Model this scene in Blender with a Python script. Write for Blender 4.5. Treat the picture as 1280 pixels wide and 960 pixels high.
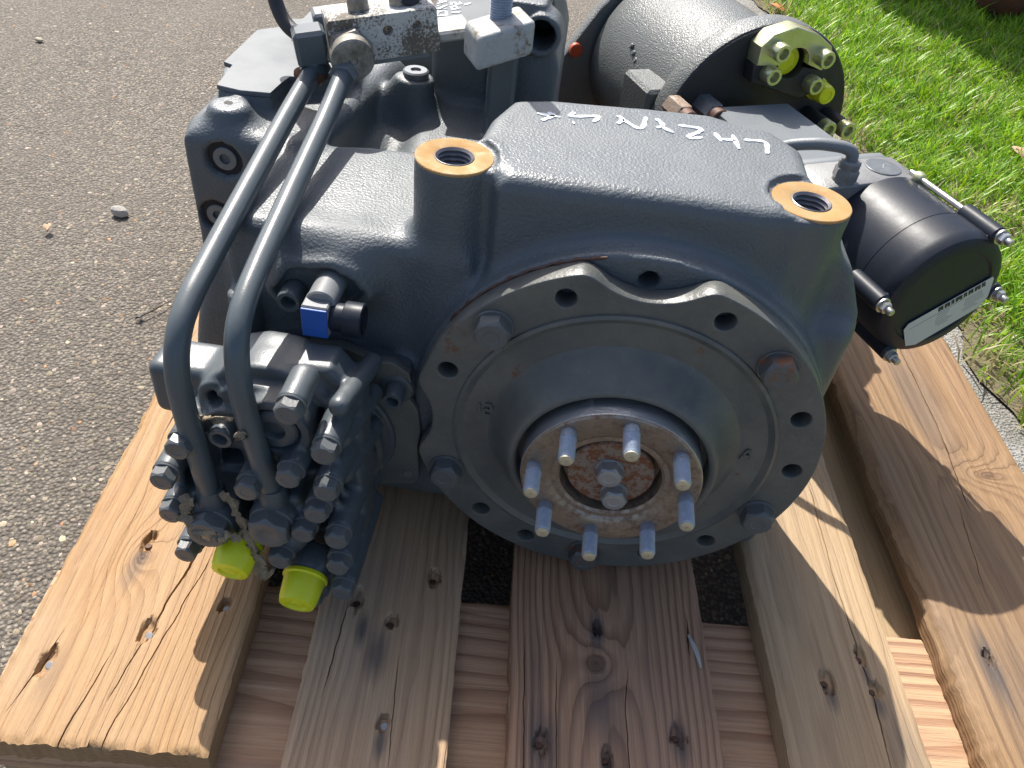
import bpy, math, random
import numpy as np
from mathutils import Matrix, Vector

for o in list(bpy.data.objects):
    bpy.data.objects.remove(o)
SC = bpy.context.scene
COL = SC.collection
R = math.radians
random.seed(4)
RNG = np.random.default_rng(4)
GZ = -0.145                      # ground level; the pallet's deck top is z = 0

# ---------------------------------------------------------------- camera
cam = bpy.data.cameras.new('camera')
cam.sensor_width = 36.0
cam.lens = 28.125
cam.clip_start = 0.02
cam.clip_end = 200
cam_o = bpy.data.objects.new('camera', cam)
COL.objects.link(cam_o)
_M = ((.9885, .1492, -.0262), (.1190, -.6576, .7439), (.0937, -.7384, -.6678))
_r = Matrix(((_M[0][0], -_M[0][1], -_M[0][2]),
             (_M[1][0], -_M[1][1], -_M[1][2]),
             (_M[2][0], -_M[2][1], -_M[2][2]))).to_4x4()
cam_o.matrix_world = Matrix.Translation((-.0642, -.4225, .5817)) @ _r.to_quaternion().to_matrix().to_4x4()
SC.camera = cam_o

# ---------------------------------------------------------------- sky, sun, exposure
SUN_EL, SUN_AZ = 50.5, -27.0       # the sun stands behind the gearbox, to the left
w = bpy.data.worlds.new('World')
SC.world = w
w.use_nodes = True
nt = w.node_tree
sky = nt.nodes.new('ShaderNodeTexSky')
sky.sky_type = 'NISHITA'
sky.sun_disc = False
sky.sun_elevation = R(SUN_EL)
sky.sun_rotation = R(SUN_AZ)
sky.air_density = 0.8
sky.dust_density = 3.0
sky.ozone_density = 0.4
bg = nt.nodes['Background']
nt.links.new(sky.outputs[0], bg.inputs[0])
bg.inputs[1].default_value = 0.145
sun = bpy.data.lights.new('sun', 'SUN')
sun.energy = 5.0
sun.angle = R(0.53)
sun.color = (1.0, .955, .88)
sun_o = bpy.data.objects.new('sun', sun)
COL.objects.link(sun_o)
_c = math.cos(R(SUN_EL))
_d = Vector((-math.sin(R(SUN_AZ)) * _c, -math.cos(R(SUN_AZ)) * _c, -math.sin(R(SUN_EL))))
sun_o.rotation_euler = _d.to_track_quat('-Z', 'Y').to_euler()
sun_o.location = (-2, 4, 6)
SC.view_settings.view_transform = 'Standard'
SC.view_settings.look = 'None'
SC.view_settings.gamma = 1
SC.view_settings.exposure = 0.50
SC.cycles.use_denoising = True
SC.cycles.max_bounces = 8
SC.cycles.sample_clamp_indirect = 6

# ---------------------------------------------------------------- material helpers
class NT:
    def __init__(s, name):
        s.m = bpy.data.materials.new(name)
        s.m.use_nodes = True
        s.t = s.m.node_tree
        s.b = s.t.nodes['Principled BSDF']
        s.tc = s.t.nodes.new('ShaderNodeTexCoord')
        s.obj = s.tc.outputs['Object']
    def n(s, typ, **kw):
        x = s.t.nodes.new(typ)
        for k, v in kw.items():
            if k in x.bl_rna.properties:
                setattr(x, k, v)
        return x
    def set(s, sock, v):
        if hasattr(v, 'bl_idname') or isinstance(v, bpy.types.NodeSocket):
            s.t.links.new(v, sock)
        else:
            sock.default_value = v
    def math(s, op, a, b=0.0, c=None):
        x = s.n('ShaderNodeMath'); x.operation = op
        s.set(x.inputs[0], a); s.set(x.inputs[1], b)
        if c is not None: s.set(x.inputs[2], c)
        return x.outputs[0]
    def mapping(s, v, scale=(1, 1, 1), loc=(0, 0, 0)):
        x = s.n('ShaderNodeMapping')
        s.set(x.inputs[0], v); x.inputs['Scale'].default_value = scale; x.inputs['Location'].default_value = loc
        return x.outputs[0]
    def noise(s, scale, detail=3, rough=.55, v=None, dist=0.0):
        x = s.n('ShaderNodeTexNoise')
        s.set(x.inputs['Vector'], v if v is not None else s.obj)
        x.inputs['Scale'].default_value = scale; x.inputs['Detail'].default_value = detail
        x.inputs['Roughness'].default_value = rough; x.inputs['Distortion'].default_value = dist
        return x.outputs['Fac']
    def voro(s, scale, feature='F1', out='Distance', v=None, rnd=1.0):
        x = s.n('ShaderNodeTexVoronoi'); x.feature = feature
        s.set(x.inputs['Vector'], v if v is not None else s.obj)
        x.inputs['Scale'].default_value = scale
        x.inputs['Randomness'].default_value = rnd
        return x.outputs[out]
    def ramp(s, f, stops, interp='LINEAR'):
        x = s.n('ShaderNodeValToRGB'); x.color_ramp.interpolation = interp
        e = x.color_ramp.elements
        while len(e) < len(stops): e.new(.5)
        for el, (p, c) in zip(e, stops):
            el.position = p
            el.color = (c, c, c, 1) if isinstance(c, (int, float)) else (*c, 1)
        s.set(x.inputs[0], f)
        return x.outputs[0]
    def mix(s, f, a, b, mode='MIX'):
        x = s.n('ShaderNodeMix'); x.data_type = 'RGBA'; x.blend_type = mode
        s.set(x.inputs[0], f)
        for k, v in ((6, a), (7, b)):
            if isinstance(v, (tuple, list)) and len(v) == 3: v = (*v, 1)
            s.set(x.inputs[k], v)
        return x.outputs[2]
    def bump(s, h, dist, strength=1.0, prev=None):
        x = s.n('ShaderNodeBump')
        x.inputs['Distance'].default_value = dist; x.inputs['Strength'].default_value = strength
        s.set(x.inputs['Height'], h)
        if prev is not None: s.set(x.inputs['Normal'], prev)
        return x.outputs[0]
    def out(s, col=None, rough=None, metal=None, normal=None, **kw):
        if col is not None: s.set(s.b.inputs['Base Color'], (*col, 1) if isinstance(col, tuple) and len(col) == 3 else col)
        if rough is not None: s.set(s.b.inputs['Roughness'], rough)
        if metal is not None: s.set(s.b.inputs['Metallic'], metal)
        if normal is not None: s.set(s.b.inputs['Normal'], normal)
        for k, v in kw.items():
            s.set(s.b.inputs[k.replace('_', ' ')], v)
        return s.m

def m_paint(name, base, rough=.42, grain=.00035, dust=.35, fine=750., top=.5, lump=.00025):
    t = NT(name)
    big = t.noise(14, 4, .6)
    d = t.ramp(big, [(.42, 0.0), (.75, 1.0)])
    fleck = t.ramp(t.noise(330, 3, .7), [(.60, 0.0), (.72, 1.0)])
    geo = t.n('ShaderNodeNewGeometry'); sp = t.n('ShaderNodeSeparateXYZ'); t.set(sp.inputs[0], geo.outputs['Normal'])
    dust_and_sun = t.math('MULTIPLY', t.ramp(sp.outputs[2], [(.55, 0.0), (.92, 1.0)]), t.ramp(t.noise(26, 5, .65), [(.25, .35), (.7, 1.0)]))
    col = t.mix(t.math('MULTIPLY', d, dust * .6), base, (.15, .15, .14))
    col = t.mix(t.math('MULTIPLY', dust_and_sun, top), col, (.215, .228, .235))  # upward faces paler: settled dust, plus sunlit brightness put into the colour
    col = t.mix(t.math('MULTIPLY', fleck, .10), col, (.36, .36, .34))
    chip = t.ramp(t.noise(60, 5, .7), [(.735, 0.0), (.75, 1.0)])
    col = t.mix(chip, col, (.05, .045, .04))
    rg = t.math('MULTIPLY_ADD', d, .22, rough)
    nrm = t.bump(t.noise(fine, 2, .5), grain)
    nrm = t.bump(t.noise(95, 3, .5), lump, .6, nrm)
    return t.out(col, rg, 0.0, nrm)

def m_plain(name, base, rough, metal=0.0, var=.25, scale=60., bumpd=.0001, **kw):
    t = NT(name)
    n = t.noise(scale, 5, .65)
    dark = tuple(c * (1 - var) for c in base); lite = tuple(min(1, c * (1 + var)) for c in base)
    col = t.mix(n, dark, lite)
    nr = t.bump(t.noise(scale * 9, 2), bumpd)
    return t.out(col, t.math('MULTIPLY_ADD', n, .2, rough - .1), metal, nr, **kw)

def m_rust(name, base, rusta, rustb, lo, hi, scale, rough, metal):
    t = NT(name)
    n = t.noise(scale, 6, .7)
    f = t.ramp(n, [(lo, 0.0), (hi, 1.0)])
    rc = t.mix(t.noise(scale * 4, 4), rusta, rustb)
    col = t.mix(f, t.mix(t.noise(40, 4), tuple(c * .7 for c in base), base), rc)
    nr = t.bump(n, .0006)
    nr = t.bump(t.noise(scale * 12, 2), .0002, 1, nr)
    return t.out(col, t.math('MULTIPLY_ADD', f, .4, rough), t.math('MULTIPLY_ADD', f, -metal, metal), nr)

M = {}
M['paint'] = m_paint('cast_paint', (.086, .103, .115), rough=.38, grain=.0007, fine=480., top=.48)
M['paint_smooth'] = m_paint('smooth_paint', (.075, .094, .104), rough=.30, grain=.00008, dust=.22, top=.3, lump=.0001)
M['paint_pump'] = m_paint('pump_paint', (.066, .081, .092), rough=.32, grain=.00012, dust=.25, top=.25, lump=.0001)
M['paint_bolt_bounce'] = m_paint('bolt_bounce_paint', (.100, .108, .110), rough=.38, grain=.0001, dust=.4, top=.2, lump=.0001)  # paler than the pump paint: ground bounce put into the bolt colour
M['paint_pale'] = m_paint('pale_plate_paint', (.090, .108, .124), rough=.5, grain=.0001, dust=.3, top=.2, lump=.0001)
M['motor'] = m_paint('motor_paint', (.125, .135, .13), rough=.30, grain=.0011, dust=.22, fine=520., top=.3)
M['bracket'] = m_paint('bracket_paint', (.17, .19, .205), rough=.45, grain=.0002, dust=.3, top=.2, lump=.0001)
def m_flange():
    t = NT('flange_paint')
    big = t.noise(16, 5, .65)
    col = t.mix(t.ramp(big, [(.35, 0.0), (.7, 1.0)]), (.078, .085, .084), (.150, .148, .128))
    scuff = t.ramp(t.noise(110, 6, .75), [(.60, 0.0), (.70, 1.0)])
    col = t.mix(t.math('MULTIPLY', scuff, t.math('MULTIPLY', big, .7)), col, (.22, .23, .235))
    rust = t.ramp(t.math('ADD', t.math('MULTIPLY', t.noise(34, 5, .7), .75), t.math('MULTIPLY', t.noise(7, 3), .35)), [(.66, 0.0), (.71, 1.0)])
    col = t.mix(t.math('MULTIPLY', rust, .8), col, (.13, .055, .025))
    nr = t.bump(t.noise(420, 3), .0003)
    nr = t.bump(t.noise(70, 4), .0004, 1, nr)
    return t.out(col, t.math('MULTIPLY_ADD', big, .25, .28), 0, nr)
M['paint_flange'] = m_flange()
def m_grimy():
    t = NT('grimy_steel')
    n = t.noise(90, 6, .7)
    col = t.mix(t.ramp(n, [(.35, 0.0), (.65, 1.0)]), (.13, .115, .09), (.36, .34, .30))
    return t.out(col, .55, .35, t.bump(n, .0006))
M['grimy'] = m_grimy()
M['rusty_bolt'] = m_rust('rusty_bolt', (.12, .125, .125), (.12, .045, .02), (.22, .10, .05), .50, .60, 70, .4, .2)
M['orange'] = m_rust('rusted_machined_face', (.46, .31, .14), (.33, .165, .05), (.46, .29, .12), .34, .60, 75, .55, .1)
M['thread'] = m_plain('thread_steel', (.20, .20, .21), .35, .8)
M['steel_rust'] = m_rust('rusty_hub_steel', (.40, .345, .285), (.09, .038, .018), (.26, .14, .07), .44, .66, 170, .34, .8)
M['hub_rim'] = m_rust('hub_rim_steel', (.62, .65, .70), (.25, .17, .10), (.42, .35, .26), .55, .75, 50, .30, .85)
M['disc_rust'] = m_rust('rusty_disc', (.31, .255, .205), (.11, .036, .016), (.27, .10, .04), .46, .56, 210, .5, .35)
M['zinc'] = m_plain('zinc_stud', (.36, .41, .49), .52, .4, .4, 260, .0003)
M['stud_end'] = m_plain('stud_end', (.55, .48, .33), .5, .4, .3, 200)
M['bolt_grey'] = m_plain('bolt_grey', (.17, .185, .20), .42, .35, .35, 90, .0001)
M['bolt_steel'] = m_plain('plain_bolt_steel', (.34, .345, .35), .42, .5, .3, 90, .0001)
M['steel'] = m_plain('bright_steel', (.55, .54, .51), .34, .85, .25, 90)
M['gold_zinc'] = m_plain('yellow_zinc', (.60, .60, .36), .30, .75, .25, 60)
def m_black():
    t = NT('black_plastic')
    sp = t.ramp(t.noise(420, 3, .7), [(.60, 0.0), (.75, .5)])
    col = t.mix(t.math('ADD', t.math('MULTIPLY', t.noise(18, 4), .11), t.math('MULTIPLY', sp, .22)), (.008, .011, .018), (.18, .22, .29))
    return t.out(col, t.math('MULTIPLY_ADD', t.noise(60, 3), .16, .34), 0, t.bump(t.noise(300, 2), .00006), Specular_IOR_Level=.30)
M['black'] = m_black()
M['black_rough'] = m_plain('black_iron', (.022, .022, .024), .55, 0, .5, 60, .0004)
M['rubber'] = m_plain('rubber_hose', (.018, .020, .024), .55, 0, .4, 90)
M['blue'] = m_plain('blue_plastic', (.02, .10, .42), .40, 0, .15, 60)
M['greyplastic'] = m_plain('grey_plastic', (.20, .21, .22), .5, 0, .3, 90)
M['dark'] = m_plain('dark_bore', (.012, .012, .014), .7, 0, .3, 90)
M['wax'] = m_plain('torn_film', (.26, .205, .135), .30, 0, .75, 90, .0010)
M['chalk'] = m_plain('paint_pen_white', (.72, .76, .80), .6, 0, .1, 200)
M['alu'] = m_plain('cast_aluminium', (.215, .22, .222), .5, .3, .2, 70, .0003)
M['red'] = m_plain('red_plastic', (.42, .06, .02), .4, 0, .2, 60)
M['label'] = m_plain('label_paper', (.55, .57, .56), .45, 0, .08, 60)
M['ink'] = m_plain('label_ink', (.03, .03, .03), .6, 0, .1, 60)
M['ink_pale'] = m_plain('label_print', (.27, .28, .28), .6, 0, .1, 60)

def m_cap():
    t = NT('yellow_green_cap')
    return t.out((.72, .76, .02), .34, 0, t.bump(t.noise(160, 3), .0002), Subsurface_Weight=.15, Subsurface_Scale=.003)
M['cap'] = m_cap()

def m_white():
    t = NT('weathered_white_paint')
    n = t.noise(420, 6, .8); g = t.noise(26, 4, .6)
    f = t.ramp(t.math('ADD', t.math('MULTIPLY', n, .6), t.math('MULTIPLY', g, .5)), [(.55, 0.0), (.60, 1.0)])
    grime = t.mix(t.noise(60, 4), (.10, .085, .065), (.19, .16, .12))
    col = t.mix(f, t.mix(n, (.52, .51, .47), (.66, .65, .60)), grime)
    return t.out(col, t.math('MULTIPLY_ADD', f, .2, .5), 0, t.bump(n, .0008))
M['white'] = m_white()
def m_whitec():
    t = NT('white_clamp_paint')
    n = t.noise(70, 6, .7)
    f = t.ramp(n, [(.54, 0.0), (.64, 1.0)])
    col = t.mix(f, t.mix(t.noise(250, 3), (.30, .31, .30), (.44, .45, .43)), (.16, .12, .07))
    return t.out(col, .5, 0, t.bump(n, .0006))
M['clamp'] = m_whitec()

def m_wood(name, lite, dark, late, seed, ring=170., cx=.0, cz=-.09, grey=.3, greycol=(.30, .27, .235),
           knots=(), stains=(), axis='Y', rough=.62, contrast=.6):
    t = NT(name)
    v = t.obj
    if axis == 'X':
        sw = t.n('ShaderNodeSeparateXYZ'); t.set(sw.inputs[0], v)
        cb = t.n('ShaderNodeCombineXYZ')
        t.set(cb.inputs[0], sw.outputs[1]); t.set(cb.inputs[1], sw.outputs[0]); t.set(cb.inputs[2], sw.outputs[2])
        v = cb.outputs[0]
    sep = t.n('ShaderNodeSeparateXYZ'); t.set(sep.inputs[0], v)
    x, y, z = sep.outputs
    ofs = (seed * 3.7, seed * 1.9, seed * 5.3)
    wv = t.mapping(v, (1, .22, 1), ofs)
    warp = t.math('MULTIPLY', t.math('SUBTRACT', t.noise(9, 2, .5, wv), .5), .045)
    warp2 = t.math('MULTIPLY', t.math('SUBTRACT', t.noise(45, 3, .5, t.mapping(v, (1, .16, 1), ofs)), .5), .006)
    px = t.math('SUBTRACT', x, cx); pz = t.math('SUBTRACT', z, cz)
    px = t.math('ADD', px, warp)
    rr = t.math('SQRT', t.math('ADD', t.math('MULTIPLY', px, px), t.math('MULTIPLY', pz, pz)))
    rr = t.math('ADD', rr, warp2)
    knotmask = None
    for (kx, ky, ka, kb) in knots:
        dx = t.math('DIVIDE', t.math('SUBTRACT', x, kx), ka); dy = t.math('DIVIDE', t.math('SUBTRACT', y, ky), kb)
        d = t.math('SQRT', t.math('ADD', t.math('MULTIPLY', dx, dx), t.math('MULTIPLY', dy, dy)))
        bend = t.math('MULTIPLY', t.math('POWER', 2.718, t.math('MULTIPLY', d, -.55)), .022)
        rr = t.math('ADD', rr, bend)
        km = t.ramp(t.math('ADD', d, t.math('MULTIPLY', t.noise(120, 3), .5)), [(.55, 1.0), (1.0, .55), (1.25, 0.0)])
        knotmask = km if knotmask is None else t.math('MAXIMUM', knotmask, km)
    fr = t.math('FRACT', t.math('MULTIPLY', rr, ring))
    lw = t.ramp(fr, [(0.0, .25), (.45, .0), (.80, .75), (.93, 1.0), (1.0, .25)])
    fib = t.noise(1.0, 4, .65, t.mapping(v, (1100, 9, 1100), ofs))
    fib2 = t.noise(1.0, 3, .6, t.mapping(v, (260, 5, 260), ofs))
    blot = t.noise(5, 4, .6, t.mapping(v, (1.6, .7, 1), ofs))
    col = t.mix(t.ramp(fib2, [(.3, 0.0), (.7, 1.0)]), dark, lite)
    col = t.mix(t.math('MULTIPLY', lw, contrast), col, late)
    col = t.mix(t.math('MULTIPLY', t.ramp(fib, [(.48, 0.0), (.70, 1.0)]), .55), col, tuple(c * .45 for c in dark))
    col = t.mix(t.math('MULTIPLY', t.ramp(blot, [(.42, 0.0), (.68, 1.0)]), grey), col, greycol)
    if knotmask is not None:
        col = t.mix(t.math('MULTIPLY', knotmask, .75), col, (.11, .055, .025))
    for (kx, ky, ka, kb, amt) in stains:
        dx = t.math('DIVIDE', t.math('SUBTRACT', x, kx), ka); dy = t.math('DIVIDE', t.math('SUBTRACT', y, ky), kb)
        d = t.math('SQRT', t.math('ADD', t.math('MULTIPLY', dx, dx), t.math('MULTIPLY', dy, dy)))
        d = t.math('ADD', d, t.math('MULTIPLY', t.math('SUBTRACT', fib2, .5), .9))
        sm = t.ramp(d, [(.25, 1.0), (1.0, 0.0)])
        col = t.mix(t.math('MULTIPLY', sm, amt), col, (.055, .052, .055))
    h = t.math('ADD', t.math('MULTIPLY', lw, .7), t.math('MULTIPLY', fib, .55))
    nr = t.bump(h, .0008)
    nr = t.bump(t.noise(1.0, 3, .6, t.mapping(v, (900, 160, 900), ofs)), .0004, 1, nr)
    return t.out(col, t.math('MULTIPLY_ADD', fib, .25, rough - .1), 0, nr)

# ---------------------------------------------------------------- mesh helpers
def frame(d, up=(0, 0, 1)):
    z = Vector(d).normalized()
    u = Vector(up)
    if abs(z.dot(u)) > .95: u = Vector((1, 0, 0))
    x = u.cross(z).normalized(); y = z.cross(x)
    return Matrix((x, y, z)).transposed()

class MB:
    def __init__(s): s.v = []; s.f = []
    def add(s, vs, fs):
        b = len(s.v); s.v += [tuple(p) for p in vs]; s.f += [tuple(i + b for i in f) for f in fs]; return s
    def ringloft(s, rings, closed=True, cap=True):
        b = len(s.v); n = len(rings[0])
        for r in rings: s.v += [tuple(p) for p in r]
        for i in range(len(rings) - 1):
            for j in range(n if closed else n - 1):
                k = (j + 1) % n
                s.f.append((b + i * n + j, b + i * n + k, b + (i + 1) * n + k, b + (i + 1) * n + j))
        if cap:
            s.f.append(tuple(b + j for j in reversed(range(n))))
            e = b + (len(rings) - 1) * n
            s.f.append(tuple(e + j for j in range(n)))
        return s
    def lathe(s, o, d, prof, seg=32, cap=True, up=(0, 0, 1), phase=0.0):
        """prof: (radius, distance along d)"""
        F = frame(d, up); o = Vector(o)
        rings = []
        for r, h in prof:
            r = max(r, 1e-5)
            rings.append([o + F @ Vector((r * math.cos(2 * math.pi * j / seg + phase), r * math.sin(2 * math.pi * j / seg + phase), h)) for j in range(seg)])
        return s.ringloft(rings, True, cap)
    def cyl(s, a, b, r, seg=24, ch=.0012, r2=None):
        a = Vector(a); b = Vector(b); L = (b - a).length; r2 = r if r2 is None else r2
        ch = min(ch, L * .3, r * .4)
        return s.lathe(a, b - a, [(r - ch, 0), (r, ch), (r2, L - ch), (r2 - ch, L)], seg)
    def tube(s, pts, r, seg=16, cap=True):
        pts = [Vector(p) for p in pts]
        rings = []; x = None
        for i, p in enumerate(pts):
            t = (pts[min(i + 1, len(pts) - 1)] - pts[max(i - 1, 0)]).normalized()
            if x is None: x = t.orthogonal().normalized()
            x = (x - t * x.dot(t)).normalized(); y = t.cross(x)
            rad = r[i] if isinstance(r, (list, tuple)) else r
            rings.append([p + x * rad * math.cos(2 * math.pi * j / seg) + y * rad * math.sin(2 * math.pi * j / seg) for j in range(seg)])
        return s.ringloft(rings, True, cap)
    def box(s, lo, hi, ch=.0015, F=None, o=(0, 0, 0)):
        """box with chamfered edges"""
        F = F or Matrix.Identity(3); o = Vector(o)
        lo = Vector(lo); hi = Vector(hi)
        ch = min(ch, min(hi[i] - lo[i] for i in range(3)) * .45)
        b = len(s.v); ids = {}
        for ax in range(3):
            for sx in (0, 1):
                for sy in (0, 1):
                    for sz in (0, 1):
                        c = [(lo, hi)[q][i] for i, q in enumerate((sx, sy, sz))]
                        for i, q in enumerate((sx, sy, sz)):
                            if i != ax: c[i] += -ch if q else ch
                        ids[(ax, sx, sy, sz)] = len(s.v)
                        s.v.append(tuple(o + F @ Vector(c)))
        for ax in range(3):
            for q in (0, 1):
                k = []
                for (p1, p2) in ((0, 0), (1, 0), (1, 1), (0, 1)):
                    c = [0, 0, 0]; c[ax] = q; c[(ax + 1) % 3] = p1; c[(ax + 2) % 3] = p2
                    k.append(ids[(ax, *c)])
                s.f.append(tuple(k if q else k[::-1]))
        for ax in range(3):           # edges along ax
            a1, a2 = (ax + 1) % 3, (ax + 2) % 3
            for p1 in (0, 1):
                for p2 in (0, 1):
                    c0 = [0, 0, 0]; c0[a1] = p1; c0[a2] = p2; c1 = list(c0); c1[ax] = 1
                    k = [ids[(a1, *c0)], ids[(a1, *c1)], ids[(a2, *c1)], ids[(a2, *c0)]]
                    s.f.append(tuple(k if (p1 ^ p2) else k[::-1]))
        for sx in (0, 1):
            for sy in (0, 1):
                for sz in (0, 1):
                    k = [ids[(i, sx, sy, sz)] for i in range(3)]
                    s.f.append(tuple(k if (sx + sy + sz) % 2 else k[::-1]))
        return s
    def prism(s, poly, z0, z1, F=None, o=(0, 0, 0), ch=.0015):
        """polygon in local xy, extruded along local z"""
        F = F or Matrix.Identity(3); o = Vector(o)
        n = len(poly); c = [sum(p[i] for p in poly) / n for i in (0, 1)]
        rad = max(math.hypot(p[0] - c[0], p[1] - c[1]) for p in poly)
        def ring(z, k): return [o + F @ Vector((c[0] + (p[0] - c[0]) * k, c[1] + (p[1] - c[1]) * k, z)) for p in poly]
        k = 1 - ch / rad
        return s.ringloft([ring(z0, k), ring(z0 + ch, 1), ring(z1 - ch, 1), ring(z1, k)])
    def mesh(s, name, angle=35):
        me = bpy.data.meshes.new(name)
        me.from_pydata(s.v, [], s.f)
        fixnorm(me)
        finish(me, angle)
        return me
    def build(s, name, mat, parent=None, angle=35):
        return link(name, s.mesh(name, angle), mat, parent)

def fixnorm(me):
    import bmesh
    bm = bmesh.new(); bm.from_mesh(me)
    bmesh.ops.recalc_face_normals(bm, faces=bm.faces)
    bm.to_mesh(me); bm.free()

def finish(me, angle=35):
    me.shade_smooth()
    if angle: me.set_sharp_from_angle(angle=R(angle))
    me.update()

BASE = {}
def par(o, p):
    if p is None: return
    o.parent = p
    o.matrix_parent_inverse = BASE.get(p.name, Matrix.Identity(4))

def link(name, me, mat, parent=None, mw=None):
    o = bpy.data.objects.new(name, me)
    if mat is not None:
        m = M[mat] if isinstance(mat, str) else mat
        if len(me.materials) == 0: me.materials.append(m)
    if mw is not None: o.matrix_basis = mw; BASE[o.name] = mw.inverted()
    COL.objects.link(o)
    par(o, parent)
    return o

def thing(name, label, cat, loc=(0, 0, 0), group=None):
    o = bpy.data.objects.new(name, None)
    o.empty_display_size = .05
    COL.objects.link(o)
    o.location = loc
    BASE[o.name] = Matrix.Translation(-Vector(loc))
    tag(o, label, cat, group)
    return o
def tag(o, label=None, cat=None, group=None, kind=None):
    if label: o['label'] = label
    if cat: o['category'] = cat
    if group: o['group'] = group
    if kind: o['kind'] = kind
    return o

def at(p, d, rot=0.0, up=(0, 0, 1)):
    return Matrix.Translation(p) @ frame(d, up).to_4x4() @ Matrix.Rotation(rot, 4, 'Z')

def smooth_path(pts, n=8):
    """Catmull-Rom through the points"""
    P = [Vector(p) for p in pts]; P = [P[0] * 2 - P[1]] + P + [P[-1] * 2 - P[-2]]
    out = []
    for i in range(1, len(P) - 2):
        for k in range(n):
            t = k / n
            a, b, c, d = P[i - 1], P[i], P[i + 1], P[i + 2]
            out.append(.5 * ((2 * b) + (c - a) * t + (2 * a - 5 * b + 4 * c - d) * t * t + (3 * b - a - 3 * c + d) * t ** 3))
    out.append(P[-2])
    return out

# hexagon bolt head / socket screw / plug, modelled along +z, shared between alike copies
_cache = {}
def hexhead(af, h, washer=1.0, dome=False):
    key = ('hex', round(af, 5), round(h, 5), washer, dome)
    if key in _cache: return _cache[key]
    b = MB(); r = af / 2 / math.cos(math.pi / 6)
    if washer: b.lathe((0, 0, 0), (0, 0, 1), [(r * washer * 1.02, 0), (r * washer * 1.04, h * .06), (r * washer * 1.0, h * .13), (r * .6, h * .15)], 24)
    def hexring(k, z): return [(r * k * math.cos(math.pi / 3 * i), r * k * math.sin(math.pi / 3 * i), z) for i in range(6)]
    def hx(k1, z1):     # 12-sided chamfer ring
        out = []
        for i in range(12):
            a = math.pi / 6 * i
            out.append((k1 * math.cos(a), k1 * math.sin(a), z1))
        return out
    def hex12(z, drop=0):
        out = []
        for i in range(12):
            a = math.pi / 6 * i
            rad = r if i % 2 == 0 else af / 2
            out.append((rad * math.cos(a), rad * math.sin(a), z - (drop if i % 2 == 0 else 0)))
        return out
    b.ringloft([hex12(h * .1), hex12(h * .90, h * .14), hx(af / 2 * .95, h * .985), hx(af / 2 * .86, h), hx(af * .25, h), hx(af * .22, h * .97)])
    me = b.mesh('hex_bolt', 28)
    _cache[key] = me
    return me
def sockhead(r, h):
    key = ('sock', round(r, 5), round(h, 5))
    if key in _cache: return _cache[key]
    b = MB()
    b.lathe((0, 0, 0), (0, 0, 1), [(r, 0), (r, h * .9), (r * .92, h), (r * .62, h), (r * .56, h * .92), (r * .55, h * .45), (0, h * .4)], 24)
    me = b.mesh('socket_screw', 32)
    _cache[key] = me
    return me
def bolt(parent, p, d, af, h, mat='paint_smooth', rot=None, washer=1.0, name='bolt'):
    me = hexhead(af, h, washer)
    key = ('mat', me.name, mat if isinstance(mat, str) else mat.name)
    if key not in _cache:
        m2 = me.copy(); m2.materials.append(M[mat]); _cache[key] = m2
    return link(name, _cache[key], None, parent, at(p, d, random.uniform(0, 1) if rot is None else rot))
def sock(parent, p, d, r, h, mat='paint_smooth', name='socket_screw'):
    me = sockhead(r, h); key = ('mat', me.name, mat)
    if key not in _cache:
        m2 = me.copy(); m2.materials.append(M[mat]); _cache[key] = m2
    return link(name, _cache[key], None, parent, at(p, d, 0))

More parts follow.
